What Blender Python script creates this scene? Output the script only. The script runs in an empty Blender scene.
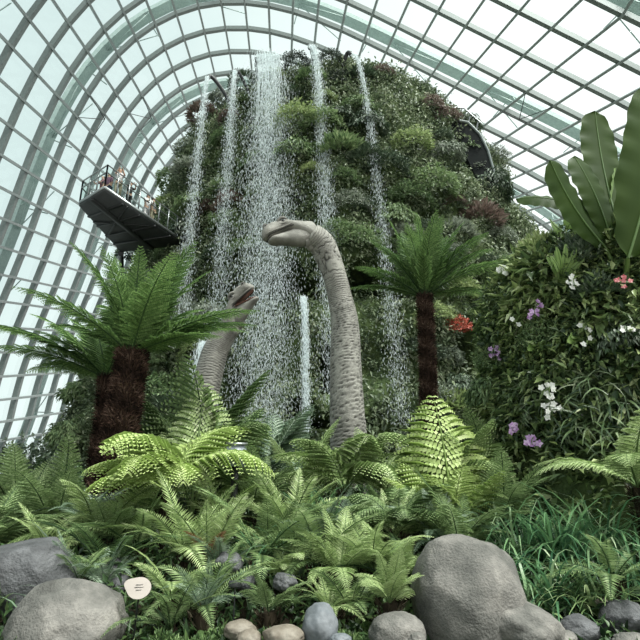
import bpy, math, random
import numpy as np
from mathutils import Vector, Matrix, noise, Euler

random.seed(4); rng = np.random.default_rng(7)
COL = bpy.context.scene.collection
PI = math.pi
PITCH, FPX, CAMZ = 0.33, 540.0, 1.6

def at(px, py, Y):
    """point of the place at depth Y seen at a pixel of the photograph"""
    a = (px-320)/FPX; b = (320-py)/FPX
    dy = math.cos(PITCH)-b*math.sin(PITCH); dz = math.sin(PITCH)+b*math.cos(PITCH)
    t = Y/dy
    return Vector((a*t, Y, CAMZ+dz*t))
def to_px(p):
    y = p[1]*math.cos(PITCH)+(p[2]-CAMZ)*math.sin(PITCH); z = -p[1]*math.sin(PITCH)+(p[2]-CAMZ)*math.cos(PITCH)
    return 320+FPX*p[0]/y, 320-FPX*z/y

# ------------------------------------------------------------------ helpers
def tag(o, label=None, cat=None, group=None, kind=None):
    if label: o['label'] = label
    if cat: o['category'] = cat
    if group: o['group'] = group
    if kind: o['kind'] = kind
    return o
def empty(name, loc, label, cat, group=None, rz=0):
    o = bpy.data.objects.new(name, None); COL.objects.link(o)
    o.location = loc; o.rotation_euler = (0, 0, rz); o.empty_display_size = .1
    return tag(o, label, cat, group)
def mk_mesh(name, V, F, tint=None, smooth=False):
    V = np.asarray(V, np.float32); me = bpy.data.meshes.new(name)
    if isinstance(F, np.ndarray):
        n, m = F.shape
        me.vertices.add(len(V)); me.vertices.foreach_set('co', V.ravel())
        me.loops.add(n*m); me.loops.foreach_set('vertex_index', F.astype(np.int32).ravel())
        me.polygons.add(n); me.polygons.foreach_set('loop_start', np.arange(0, n*m, m, dtype=np.int32))
        me.polygons.foreach_set('loop_total', np.full(n, m, np.int32))
        me.update(calc_edges=True)
    else:
        me.from_pydata(V.tolist(), [], F)
    if tint is not None:
        a = me.attributes.new('tint', 'FLOAT', 'POINT'); a.data.foreach_set('value', np.asarray(tint, np.float32))
    if smooth: me.polygons.foreach_set('use_smooth', np.ones(len(me.polygons), bool))
    me.validate()
    return me
def link(name, me, mat, parent=None, loc=None):
    o = bpy.data.objects.new(name, me); COL.objects.link(o)
    mats = mat if isinstance(mat, (list, tuple)) else [mat]
    if len(me.materials) == 0:
        for m in mats: me.materials.append(m)
    if parent is not None: o.parent = parent
    if loc is not None: o.location = loc
    return o
class Acc:
    """collects triangles / quads (stored as triangles)"""
    def __init__(s): s.V = []; s.F = []; s.T = []; s.n = 0
    def add(s, V, F, t=.5):
        V = np.asarray(V, float).reshape(-1, 3); F = np.asarray(F, int)
        if F.shape[1] == 4: F = np.concatenate([F[:, :3], F[:, [0, 2, 3]]])
        s.V.append(V); s.F.append(F+s.n); s.n += len(V)
        s.T.append(np.full(len(V), t) if np.isscalar(t) else np.asarray(t, float))
    def mesh(s, name, smooth=False):
        return mk_mesh(name, np.concatenate(s.V), np.concatenate(s.F), np.concatenate(s.T), smooth)
def unit(a): return a/np.maximum(np.linalg.norm(a, axis=-1, keepdims=True), 1e-9)
def tube(acc, pts, rad, n=6, t=.5, cap=True):
    pts = np.asarray([tuple(p) for p in pts], float); m = len(pts)
    rad = np.full(m, rad) if np.isscalar(rad) else np.asarray(rad, float)
    T = unit(np.gradient(pts, axis=0)); up = np.array([0, 0, 1.]) if abs(T[0][2]) < .9 else np.array([0, 1., 0])
    V = []
    N = unit(up-T[0]*(T[0]@up))
    for i in range(m):
        N = unit(N-T[i]*(T[i]@N)); B = np.cross(T[i], N)
        for k in range(n):
            a = 2*PI*k/n; V.append(pts[i]+rad[i]*(math.cos(a)*N+math.sin(a)*B))
    F = []
    for i in range(m-1):
        for k in range(n): F.append((i*n+k, i*n+(k+1) % n, (i+1)*n+(k+1) % n, (i+1)*n+k))
    acc.add(V, F, t)
    if cap:
        for base in (0, (m-1)*n):
            c = pts[0] if base == 0 else pts[-1]
            acc.add(np.vstack([c, V[base:base+n]]), [(0, 1+k, 1+(k+1) % n) for k in range(n)], t)
def boxm(acc, c, sz, R=None, t=.5):
    c = np.array(tuple(c), float); h = np.array(sz, float)/2
    V = np.array([[x, y, z] for x in (-1, 1) for y in (-1, 1) for z in (-1, 1)])*h
    if R is not None: V = V@np.array(R).T
    acc.add(V+c, [(0, 1, 3, 2), (4, 6, 7, 5), (0, 4, 5, 1), (2, 3, 7, 6), (0, 2, 6, 4), (1, 5, 7, 3)], t)
def beam(acc, a, b, w, h, up=(0, 0, 1)):
    a = np.array(tuple(a), float); b = np.array(tuple(b), float); d = unit(b-a); u = np.array(up, float)
    s = np.cross(d, u); s = unit(s); u = np.cross(s, d)
    V = [p+s*sx*w/2+u*sz*h/2 for p in (a, b) for sx, sz in ((-1, -1), (1, -1), (1, 1), (-1, 1))]
    acc.add(V, [(0, 1, 5, 4), (1, 2, 6, 5), (2, 3, 7, 6), (3, 0, 4, 7), (0, 3, 2, 1), (4, 5, 6, 7)])
def leaves(acc, P, D, N, L, W, t, fold=.25, droop=.15, mid=.42):
    """folded pointed blades, two triangles each"""
    P = np.asarray(P, float); D = unit(np.asarray(D, float)); N = np.asarray(N, float)
    N = unit(N-D*(D*N).sum(-1, keepdims=True)); S = np.cross(D, N); n = len(P)
    L = np.broadcast_to(np.asarray(L, float), (n,))[:, None]; W = np.broadcast_to(np.asarray(W, float), (n,))[:, None]
    V = np.stack([P, P+D*L*mid+S*W/2+N*W*fold, P+D*L-N*L*droop, P+D*L*mid-S*W/2+N*W*fold], 1).reshape(-1, 3)
    i = np.arange(n)[:, None]*4
    F = np.concatenate([i+[0, 1, 2], i+[0, 2, 3]])
    t = np.broadcast_to(np.asarray(t, float), (n,))
    acc.add(V, F, np.repeat(t, 4))
def rand_unit(n):
    return unit(rng.normal(size=(n, 3)))

# ------------------------------------------------------------------ materials
def nmat(name):
    m = bpy.data.materials.new(name); m.use_nodes = True; nt = m.node_tree; nt.nodes.clear()
    return m, nt, nt.nodes, nt.links
def ramp(nd, cols):
    r = nd.new('ShaderNodeValToRGB'); e = r.color_ramp.elements
    while len(e) > 1: e.remove(e[-1])
    for i, (p, c) in enumerate(cols):
        x = e[0] if i == 0 else e.new(p)
        x.position = p; x.color = (*c, 1)
    return r
def leaf_mat(name, cols, trans=.3, rough=.45, spec=.4, varia=.25):
    sat = .76 if name.startswith(('wall', 'shrub')) and 'coral' not in name else .9 if name[:4] in ('gras', 'unde', 'fern') else 1  # wall and shrub leaves greyed: the mountain's misty haze is put into their colour
    cols = [tuple((.3*c[0]+.6*c[1]+.1*c[2])*(1-sat)+x*sat for x in c) for c in cols]
    m, nt, nd, lk = nmat(name)
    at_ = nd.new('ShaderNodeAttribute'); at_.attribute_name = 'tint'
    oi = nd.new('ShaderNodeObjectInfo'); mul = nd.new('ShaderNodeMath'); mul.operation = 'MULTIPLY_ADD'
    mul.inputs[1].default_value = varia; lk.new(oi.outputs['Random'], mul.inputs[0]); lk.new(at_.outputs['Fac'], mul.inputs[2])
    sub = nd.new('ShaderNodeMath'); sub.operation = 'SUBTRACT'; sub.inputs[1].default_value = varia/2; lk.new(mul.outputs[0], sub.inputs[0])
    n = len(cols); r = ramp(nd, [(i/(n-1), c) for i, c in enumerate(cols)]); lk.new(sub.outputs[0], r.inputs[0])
    p = nd.new('ShaderNodeBsdfPrincipled'); p.inputs['Roughness'].default_value = rough; p.inputs['Specular IOR Level'].default_value = spec
    tr = nd.new('ShaderNodeBsdfTranslucent'); mx = nd.new('ShaderNodeMixShader'); mx.inputs[0].default_value = trans
    lk.new(r.outputs[0], p.inputs['Base Color']); lk.new(r.outputs[0], tr.inputs[0])
    lk.new(p.outputs[0], mx.inputs[1]); lk.new(tr.outputs[0], mx.inputs[2])
    o = nd.new('ShaderNodeOutputMaterial'); lk.new(mx.outputs[0], o.inputs[0]); return m
def noise_mat(name, cols, scale=4, rough=.8, bump=.3, bscale=None, detail=8, spec=.3, dist=.02, musgrave=False):
    m, nt, nd, lk = nmat(name)
    tc = nd.new('ShaderNodeTexCoord')
    nz = nd.new('ShaderNodeTexNoise'); nz.inputs['Scale'].default_value = scale; nz.inputs['Detail'].default_value = detail; nz.inputs['Roughness'].default_value = .65
    lk.new(tc.outputs['Object'], nz.inputs['Vector'])
    n = len(cols); r = ramp(nd, [(.3+.4*i/(n-1), c) for i, c in enumerate(cols)]); lk.new(nz.outputs['Fac'], r.inputs[0])
    p = nd.new('ShaderNodeBsdfPrincipled'); p.inputs['Roughness'].default_value = rough; p.inputs['Specular IOR Level'].default_value = spec
    lk.new(r.outputs[0], p.inputs['Base Color'])
    n2 = nd.new('ShaderNodeTexNoise'); n2.inputs['Scale'].default_value = bscale or scale*4; n2.inputs['Detail'].default_value = 10; lk.new(tc.outputs['Object'], n2.inputs['Vector'])
    b = nd.new('ShaderNodeBump'); b.inputs['Strength'].default_value = bump; b.inputs['Distance'].default_value = dist
    lk.new(n2.outputs['Fac'], b.inputs['Height']); lk.new(b.outputs[0], p.inputs['Normal'])
    o = nd.new('ShaderNodeOutputMaterial'); lk.new(p.outputs[0], o.inputs[0]); return m
def plain(name, c, rough=.5, metal=0, spec=.5, emit=None):
    m, nt, nd, lk = nmat(name); p = nd.new('ShaderNodeBsdfPrincipled')
    nz = nd.new('ShaderNodeTexNoise'); nz.inputs['Scale'].default_value = 6; nz.inputs['Detail'].default_value = 4
    tc = nd.new('ShaderNodeTexCoord'); lk.new(tc.outputs['Object'], nz.inputs['Vector'])
    r = ramp(nd, [(.3, tuple(x*.85 for x in c)), (.7, tuple(min(1, x*1.1) for x in c))]); lk.new(nz.outputs['Fac'], r.inputs[0]); lk.new(r.outputs[0], p.inputs['Base Color'])
    p.inputs['Roughness'].default_value = rough; p.inputs['Metallic'].default_value = metal; p.inputs['Specular IOR Level'].default_value = spec
    o = nd.new('ShaderNodeOutputMaterial'); lk.new(p.outputs[0], o.inputs[0]); return m
M = {}
M['wall_leaf'] = leaf_mat('wall_leaf', [(.015, .035, .014), (.06, .105, .04), (.13, .19, .075), (.23, .3, .13), (.42, .47, .28)], .25)
M['shrub_green'] = leaf_mat('shrub_green', [(.03, .075, .025), (.1, .19, .055), (.19, .3, .09), (.32, .42, .16)], .3)
M['shrub_dark'] = leaf_mat('shrub_dark', [(.012, .03, .015), (.045, .085, .04), (.1, .16, .08), (.28, .34, .24)], .15)
M['shrub_black'] = leaf_mat('shrub_black', [(.008, .015, .01), (.02, .035, .02), (.05, .075, .045), (.14, .17, .11)], .15)
M['shrub_lime'] = leaf_mat('shrub_lime', [(.08, .14, .03), (.2, .3, .07), (.32, .42, .12), (.46, .52, .22)], .35)
M['shrub_red'] = leaf_mat('shrub_red', [(.04, .045, .025), (.13, .1, .07), (.22, .14, .11), (.4, .32, .26)], .2)
M['shrub_grey'] = leaf_mat('shrub_grey', [(.05, .075, .05), (.14, .19, .12), (.27, .32, .22), (.5, .54, .44)], .2)
M['shrub_coral'] = leaf_mat('shrub_coral', [(.2, .03, .02), (.45, .08, .05), (.6, .15, .1), (.7, .3, .2)], .2)
M['fern_dark'] = leaf_mat('fern_dark', [(.02, .05, .02), (.06, .12, .04), (.12, .21, .07), (.24, .36, .14)], .35, .5, .25)
M['fern_mid'] = leaf_mat('fern_mid', [(.05, .1, .035), (.14, .23, .075), (.26, .37, .14), (.46, .56, .28)], .35, .5, .3)
M['fern_lime'] = leaf_mat('fern_lime', [(.12, .2, .06), (.28, .4, .13), (.46, .59, .24), (.68, .77, .44)], .38, .5, .3)
M['fern_bright'] = leaf_mat('fern_bright', [(.2, .3, .06), (.38, .52, .13), (.56, .7, .24), (.75, .84, .42)], .38, .5, .3)
M['fern_tree'] = leaf_mat('fern_tree', [(.035, .08, .025), (.09, .18, .045), (.17, .3, .075), (.3, .44, .14)], .38, .5, .25)
M['mound_leaf'] = leaf_mat('mound_leaf', [(.012, .03, .012), (.06, .1, .04), (.17, .24, .09), (.34, .42, .17), (.6, .66, .38)], .25, .35)
M['fern_blue'] = leaf_mat('fern_blue', [(.08, .14, .09), (.18, .28, .17), (.3, .4, .27), (.45, .54, .4)], .3, .4)
M['dead_leaf'] = leaf_mat('dead_leaf', [(.12, .04, .02), (.25, .1, .05), (.35, .18, .1), (.4, .28, .18)], .2, .7)
M['grass'] = leaf_mat('grass', [(.02, .08, .035), (.07, .19, .08), (.17, .33, .13), (.5, .6, .38)], .3, .35)
M['under'] = leaf_mat('under', [(.012, .03, .012), (.045, .1, .03), (.12, .21, .06), (.26, .38, .14)], .25, .4)
M['strap'] = leaf_mat('strap', [(.015, .035, .015), (.06, .1, .04), (.16, .22, .1), (.42, .48, .32)], .15, .3, .6)
M['banana'] = leaf_mat('banana', [(.014, .03, .006), (.028, .055, .01), (.05, .085, .018), (.13, .2, .05)], .2, .5, .15)
M['midrib'] = plain('midrib', (.1, .17, .05), .5)
M['stem'] = plain('stem', (.03, .035, .015), .6)
M['stem_green'] = plain('stem_green', (.1, .16, .04), .5)
M['trunk_dark'] = leaf_mat('trunk_dark', [(.008, .007, .005), (.025, .02, .013), (.05, .04, .025), (.1, .09, .06)], 0, .9, .1)
M['fibre'] = leaf_mat('fibre', [(.013, .009, .007), (.042, .026, .019), (.085, .052, .038), (.18, .125, .095)], 0, .9, .1)
M['moss_rock'] = noise_mat('moss_rock', [(.012, .018, .01), (.04, .065, .025), (.09, .13, .045), (.06, .065, .04)], .9, .95, .8, 6, dist=.2)
M['cave'] = plain('cave', (.006, .007, .007), .95, 0, .1)
M['soil'] = noise_mat('soil', [(.008, .006, .004), (.03, .022, .014), (.02, .03, .01)], 3, .95, .6, 20)
M['rock_tan'] = noise_mat('rock_tan', [(.05, .05, .045), (.1, .1, .09), (.16, .155, .14), (.25, .24, .215)], 3.5, .85, .9, 55, dist=.014)
M['rock_dark'] = noise_mat('rock_dark', [(.03, .032, .034), (.075, .078, .08), (.15, .155, .16)], 3, .8, 1.0, 40, dist=.018)
M['rock_blue'] = noise_mat('rock_blue', [(.07, .08, .085), (.13, .145, .155), (.2, .215, .225)], 4, .7, .4, 50, dist=.006)
M['rock_brown'] = noise_mat('rock_brown', [(.07, .058, .045), (.16, .14, .11), (.26, .24, .2)], 4, .8, .5, 40, dist=.008)
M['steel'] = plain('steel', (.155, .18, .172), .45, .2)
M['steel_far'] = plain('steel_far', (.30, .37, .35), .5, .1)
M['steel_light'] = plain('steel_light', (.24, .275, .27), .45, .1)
M['dark_metal'] = plain('dark_metal', (.02, .023, .023), .5, .1)
M['canopy'] = plain('canopy', (.012, .014, .014), .9, 0, .1)
M['deck'] = plain('deck', (.035, .04, .04), .6)
M['rail'] = plain('rail', (.3, .32, .32), .3, .7)
M['floor'] = noise_mat('floor', [(.2, .2, .19), (.3, .3, .28)], 2, .8, .1)
M['white_sign'] = plain('white_sign', (.4, .36, .32), .5)
M['sign_mark'] = plain('sign_mark', (.35, .33, .3), .6)
M['box_grey'] = plain('box_grey', (.26, .3, .33), .4)
M['eye'] = plain('eye', (.01, .008, .006), .1)
M['mouth'] = plain('mouth', (.2, .09, .07), .5)
M['petal_white'] = leaf_mat('petal_white', [(.7, .72, .66), (.85, .85, .82)], .3, .5)
M['petal_purple'] = leaf_mat('petal_purple', [(.42, .2, .5), (.6, .38, .68), (.78, .6, .82)], .3, .5)
M['petal_pink'] = leaf_mat('petal_pink', [(.5, .1, .12), (.75, .35, .35)], .3, .5)
M['pale_leaf'] = leaf_mat('pale_leaf', [(.16, .28, .08), (.3, .44, .14), (.45, .6, .3)], .4, .4)
for n_, c_ in dict(skin=(.45, .28, .2), hair=(.015, .012, .01), maroon=(.16, .04, .05), plum=(.13, .06, .1), white=(.65, .6, .6), black=(.02, .02, .022), denim=(.05, .07, .12), khaki=(.3, .26, .18), grey=(.3, .3, .3)).items():
    M['p_'+n_] = plain('person_'+n_, c_, .8)
def glass_mat():
    m, nt, nd, lk = nmat('vault_glass')
    g = nd.new('ShaderNodeBsdfGlossy'); g.inputs['Roughness'].default_value = .05; g.inputs[0].default_value = (.8, .9, .88, 1)
    t = nd.new('ShaderNodeBsdfTransparent'); t.inputs[0].default_value = (.89, .95, .93, 1)
    mx = nd.new('ShaderNodeMixShader'); fr = nd.new('ShaderNodeFresnel'); fr.inputs[0].default_value = 1.25
    lk.new(fr.outputs[0], mx.inputs[0]); lk.new(t.outputs[0], mx.inputs[1]); lk.new(g.outputs[0], mx.inputs[2])
    o = nd.new('ShaderNodeOutputMaterial'); lk.new(mx.outputs[0], o.inputs[0]); return m
M['glass'] = glass_mat()
def water_mat():
    m, nt, nd, lk = nmat('falling_water')
    p = nd.new('ShaderNodeBsdfPrincipled'); p.inputs['Base Color'].default_value = (.86, .92, .93, 1); p.inputs['Roughness'].default_value = .25
    tl = nd.new('ShaderNodeBsdfTranslucent'); tl.inputs[0].default_value = (.9, .96, .97, 1); m2 = nd.new('ShaderNodeMixShader'); m2.inputs[0].default_value = .5
    t = nd.new('ShaderNodeBsdfTransparent'); mx = nd.new('ShaderNodeMixShader'); mx.inputs[0].default_value = .6
    lk.new(p.outputs[0], m2.inputs[1]); lk.new(tl.outputs[0], m2.inputs[2])
    lk.new(t.outputs[0], mx.inputs[1]); lk.new(m2.outputs[0], mx.inputs[2])
    o = nd.new('ShaderNodeOutputMaterial'); lk.new(mx.outputs[0], o.inputs[0]); return m
M['water'] = water_mat()
def skin_mat():
    m, nt, nd, lk = nmat('dinosaur_skin')
    tc = nd.new('ShaderNodeTexCoord')
    nz = nd.new('ShaderNodeTexNoise'); nz.inputs['Scale'].default_value = 3.5; nz.inputs['Detail'].default_value = 10; nz.inputs['Roughness'].default_value = .7
    lk.new(tc.outputs['Object'], nz.inputs['Vector'])
    at_ = nd.new('ShaderNodeAttribute'); at_.attribute_name = 'tint'
    mm = nd.new('ShaderNodeMath'); mm.operation = 'MULTIPLY_ADD'; mm.inputs[1].default_value = .5
    lk.new(nz.outputs['Fac'], mm.inputs[0]); lk.new(at_.outputs['Fac'], mm.inputs[2])
    r = ramp(nd, [(.3, (.035, .033, .028)), (.5, (.115, .11, .097)), (.74, (.265, .255, .225)), (1, (.43, .42, .37))]); lk.new(mm.outputs[0], r.inputs[0])
    p = nd.new('ShaderNodeBsdfPrincipled'); p.inputs['Roughness'].default_value = .6; p.inputs['Specular IOR Level'].default_value = .3
    lk.new(r.outputs[0], p.inputs['Base Color'])
    v = nd.new('ShaderNodeTexVoronoi'); v.inputs['Scale'].default_value = 28; v.feature = 'DISTANCE_TO_EDGE'; lk.new(tc.outputs['Object'], v.inputs['Vector'])
    b = nd.new('ShaderNodeBump'); b.inputs['Strength'].default_value = .5; b.inputs['Distance'].default_value = .012
    lk.new(v.outputs['Distance'], b.inputs['Height']); lk.new(b.outputs[0], p.inputs['Normal'])
    o = nd.new('ShaderNodeOutputMaterial'); lk.new(p.outputs[0], o.inputs[0]); return m
M['dino'] = skin_mat()

# ------------------------------------------------------------------ glasshouse vault (cross-sections every 3 m)
XA = {-5:(-24.96,.84,-26.07,4.98),-4:(-24.85,1.9,-25.6,6.8),-3:(-24.85,3.01,-25.24,8.62),-2:(-24.94,4.5,-25.05,10.61),-1:(-24.94,6.19,-24.78,12.68),0:(-24.79,8.03,-24.39,14.76),1:(-24.52,9.95,-23.92,16.82),2:(-24.18,11.92,-23.42,18.81),3:(-23.83,13.91,-22.93,20.73),4:(-23.5,15.94,-22.49,22.61),5:(-23.19,18.03,-22.11,24.46),6:(-22.91,20.18,-21.79,26.32),7:(-22.62,22.43,-21.49,28.22),8:(-22.28,24.77,-21.17,30.17),9:(-21.85,27.2,-20.79,32.16),10:(-21.28,29.68,-20.3,34.19),11:(-20.53,32.17,-19.65,36.21),12:(-19.55,34.6,-18.82,38.16),13:(-18.34,36.9,-17.77,39.99),14:(-16.88,38.98,-16.51,41.62),15:(-15.18,40.77,-15.04,42.97),16:(-13.27,42.2,-13.37,44.0),17:(-11.17,43.21,-11.55,44.67),18:(-8.93,43.78,-9.61,44.94),19:(-6.58,43.89,-7.6,44.83),20:(-4.18,43.58,-5.56,44.36),21:(-1.77,42.89,-3.54,43.6),22:(.62,41.88,-1.56,42.62),23:(2.96,40.63,.35,41.5),24:(5.24,39.24,2.17,40.36),25:(7.46,37.77,3.9,39.26),26:(9.61,36.29,5.54,38.29),27:(11.72,34.82,7.11,37.47),28:(13.8,33.36,8.64,36.82),29:(15.89,31.86,10.15,36.28),30:(18.0,30.23,11.66,35.8),31:(20.17,28.39,13.19,35.3),32:(22.41,26.27,14.79,34.71),33:(24.76,23.9,16.47,34.07),34:(27.27,21.46,18.28,33.59)}
# the far right of the cross-section is smoothed so that it keeps falling towards the ground
J0, J1 = -9, 48
def vault(j, k):
    kk = max(-5, min(5, k)); f = (kk+4)/8
    jj = max(-5, min(30, j)); a = XA[jj]
    x = a[0]+(a[2]-a[0])*f; z = a[1]+(a[3]-a[1])*f
    if j >= 23:
        q = min(j, 32)-24; x1 = 3.5+1.9*q+kk*(-.55-.05*q); z1 = 40-1.2*q+kk*(.25+.075*q)
        w_ = min(1, (j-22)/3); x += (x1-x)*w_; z += (z1-z)*w_
        ang = math.atan2(-1.2+kk*.075, 1.9-.05*kk)
        for i in range(j-32):
            ang = max(ang-.03-.012*i, -1.45); x += 2.25*math.cos(ang); z += 2.25*math.sin(ang)
    if j < -5: z -= 2*(-5-j); x += .15*(-5-j)*-1
    return Vector((x, 41+3*k-12, max(z+CAMZ, -.3)))
def vault_off(j, k, d):
    a = vault(max(J0, j-1), k); b = vault(min(J1, j+1), k); t = (b-a); t.y = 0; 
    if t.length < 1e-6: t = Vector((0, 0, 1))
    t.normalize(); n = Vector((-t.z, 0, t.x)); return vault(j, k)+n*d
K0, K1 = -4, 13
# k counted so that k=4 stands at Y=41
def vk(j, k, d=0.0):
    p = vault_off(j, k-4, d); p.y = 41+3*(k-4); return p
def sweep(name, pts, ups, w, h, mat):
    """rectangular bar swept along pts; ups = outward direction"""
    V = []; P = [np.array(tuple(p)) for p in pts]
    for i, p in enumerate(P):
        t = unit(P[min(i+1, len(P)-1)]-P[max(i-1, 0)]); u = np.array(tuple(ups[i]), float); u = unit(u-t*(t@u)); s = np.cross(t, u)
        V += [p+s*w/2+u*h/2, p-s*w/2+u*h/2, p-s*w/2-u*h/2, p+s*w/2-u*h/2]
    F = []
    for i in range(len(P)-1):
        for k in range(4): F.append((i*4+k, i*4+(k+1) % 4, i*4+4+(k+1) % 4, i*4+4+k))
    return link(name, mk_mesh(name, V, F), mat)
tr = 0
def trim(pts, ups, w, h, mat):
    global tr
    tr += 1; o = sweep('trim_%d' % tr, pts, ups, w, h, mat); o['kind'] = 'structure'; return o
def outn(j, k): return (vk(j, k, 1)-vk(j, k, 0))
js = list(range(J0, J1+1))
js = [j for j in js if vk(j, 4).z > -.25 or j < 0]
for k in range(-12, K1+1):
    trim([vk(j, k, .02) for j in js], [outn(j, k) for j in js], .32, .42, M['steel'])
for j in js:
    trim([vk(j, k, -.2) for k in range(-12, K1+1)], [outn(j, k) for k in range(-12, K1+1)], .18, .17, M['steel_light'])
w = 0
for k in range(-12, K1):
    w += 1
    V = []; F = []
    for j in js: V += [vk(j, k, .22), vk(j, k+1, .22)]
    for i in range(len(js)-1): F.append((2*i, 2*i+1, 2*i+3, 2*i+2))
    o = link('window_%d' % w, mk_mesh('window_%d' % w, [tuple(v) for v in V], F), M['glass']); o['kind'] = 'structure'
# outer carrying arches beyond the glass, with struts down to the ribs
for kc in (-4.95, -.95, 3.05, 7.05, 11.05):
    def vo(j, kf, d):
        k_ = math.floor(kf); a = vk(j, k_, d); b = vk(j, k_+1, d); return a.lerp(b, kf-k_)
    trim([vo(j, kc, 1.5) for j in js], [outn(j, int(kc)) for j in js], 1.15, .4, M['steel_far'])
    acc = Acc()
    for j in js[1:-1]:
        beam(acc, vo(j, kc-.5, .25), vo(j, kc-.1, 1.5), .07, .07, (0, 1, 0)) if j % 3 == 0 else None
        beam(acc, vo(j, kc+.5, .25), vo(j, kc+.1, 1.5), .07, .07, (0, 1, 0)) if j % 3 == 0 else None
        if j % 4 == 1:
            beam(acc, vo(j, kc, 1.2), vo(j+2, kc-.45, .25), .06, .06, (0, 1, 0)); beam(acc, vo(j, kc, 1.2), vo(j+2, kc+.45, .25), .06, .06, (0, 1, 0))
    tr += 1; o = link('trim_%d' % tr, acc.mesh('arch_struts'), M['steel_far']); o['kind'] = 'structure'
# thin cable stays with star clamps under the right part of the roof
for (j, k) in ((30, 4), (30, 6), (30, 2), (10, 3), (12, 5)):
    acc = Acc(); c = vk(j, k, -1.5).lerp(vk(j+1, k+1, -1.5), .5)
    for q in ((j, k), (j+1, k), (j, k+1), (j+1, k+1)): tube(acc, [vk(*q, -.3), c], .035, 5)
    tr += 1; o = link('trim_%d' % tr, acc.mesh('cable_stay'), M['dark_metal']); o['kind'] = 'structure'

# ------------------------------------------------------------------ ground
def gz(x, y):
    """height of the planted bank"""
    if y < 3.1: return 0.0
    b = min(1, (y-3.1)/.7); b = b*b*(3-2*b)
    h = .45+.2*(min(y, 12)-4) if y < 12 else 2.05-.12*(y-12)
    return b*max(h, .3)+.06*noise.noise(Vector((x*.7, y*.7, 3)))*b
def gza(x, y):
    return np.array([gz(a, b) for a, b in zip(x, y)])
V = []; F = []; NX, NY = 90, 90
for i in range(NY+1):
    for j in range(NX+1):
        x = -22+44*j/NX; y = 2.6+27*(i/NY)**1.4; V.append((x, y, gz(x, y)+.01))
for i in range(NY):
    for j in range(NX): a = i*(NX+1)+j; F.append((a, a+1, a+NX+2, a+NX+1))
o = link('ground', mk_mesh('planted_bank', V, F, smooth=True), M['soil']); o['kind'] = 'structure'
o = link('floor', mk_mesh('floor', [(-60, -40, 0), (70, -40, 0), (70, 110, 0), (-60, 110, 0)], [(0, 1, 2, 3)]), M['floor']); o['kind'] = 'structure'

# ------------------------------------------------------------------ the planted mountain
MCX, MCY = 1.2, 38.0
RZ = [(-1, 18.6, 14.6), (5, 17.6, 14.3), (12, 15.6, 13.8), (19.6, 13.2, 13), (23, 12.4, 12.3), (25, 11.8, 11.9), (27, 10.3, 11.2), (28.6, 8.2, 10.0), (29.8, 6.3, 8.3), (30.6, 4.4, 6.2), (31.1, 3, 3.6), (31.3, .01, .01)]
def rxy(z):
    for (a, ax, ay), (b, bx, by) in zip(RZ, RZ[1:]):
        if z <= b: f = (z-a)/(b-a); return ax+(bx-ax)*f, ay+(by-ay)*f
    return .01, .01
CAVES = []   # (theta, z, half-width m, half-height m, depth)
def mnt(th, z, caves=True):
    rx, ry = rxy(z)
    q = Vector((math.sin(th)*6, math.cos(th)*6, z*.35))
    d = .75*noise.noise(q*.45)+.45*noise.noise(q*1.1+Vector((5, 0, 0)))+.22*noise.noise(q*2.6)
    # terraces: rounded belts that overhang a little
    w = z+1.2*noise.noise(Vector((th*3, 1, 2))); d += .32*math.sin(w*1.45)*min(1, max(0, (27-z)/6))
    x = MCX+(rx+d)*math.sin(th); y = MCY-(ry+d)*math.cos(th)
    if caves:
        for (ct, cz, hw, hh, dep) in CAVES:
            u = (th-ct)*13.5/hw; v = (z-cz)/hh; v += .35*u*u if v > 0 else 0
            r = (abs(u)**3+abs(v)**3)**(1/3)*(1+.25*noise.noise(Vector((th*20, z*1.3, ct))))
            if r < 1.15:
                f = min(1, (1.15-r)/.3); x -= math.sin(th)*dep*f; y += math.cos(th)*dep*f
    return x, y, z
def hit(px, py):
    best = None
    for i in range(-150, 151):
        th = i*.01
        for jz in range(0, 125):
            z = jz*.25; x, y, zz = mnt(th, z, False)
            if math.cos(th) < 0: continue
            u, v = to_px((x, y, zz)); d = (u-px)**2+(v-py)**2
            if d < 60 and (best is None or (d-best[0]) < -1 or (abs(d-best[0]) < 10 and y < best[3])):
                if best is None or d < best[0]: best = (d, th, z, y)
    return best
GRID = []
for i in range(-160, 161, 1):
    for jz in range(0, 126):
        th = i*.01; z = jz*.25; p = mnt(th, z, False); u, v = to_px(p); GRID.append((u, v, th, z, p[1]))
GRID = np.array(GRID)
def hit(px, py):
    d = (GRID[:, 0]-px)**2+(GRID[:, 1]-py)**2; m = d < max(30, d.min()+1)
    g = GRID[m]; g = g[g[:, 4] < g[:, 4].min()+2]; dd = (g[:, 0]-px)**2+(g[:, 1]-py)**2
    return g[dd.argmin(), 2], g[dd.argmin(), 3]
for (px, py, wpx, hpx, dep) in ((284, 283, 70, 36, 4.5), (368, 279, 44, 34, 4), (327, 368, 20, 44, 3.5), (474, 345, 34, 48, 4), (228, 292, 40, 26, 3), (232, 398, 24, 50, 3.5), (322, 422, 60, 12, 3), (408, 292, 22, 14, 2.5), (430, 218, 16, 16, 2.5), (300, 408, 20, 24, 3)):
    th, z = hit(px, py); px_m = math.dist(mnt(th, z, False), (0, 0, CAMZ))/FPX
    CAVES.append((th, z, wpx*px_m/2, hpx*px_m/2*1.1, dep))
NT, NZ = 460, 330
V = []; F = []; MI = []
for i in range(NZ+1):
    z = -1+32.3*i/NZ
    for j in range(NT): V.append(mnt(-PI+2*PI*j/NT, z))
for i in range(NZ):
    for j in range(NT): F.append((i*NT+j, i*NT+(j+1) % NT, (i+1)*NT+(j+1) % NT, (i+1)*NT+j))
me = mk_mesh('mountain_core', V, np.array(F), smooth=True)
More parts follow.
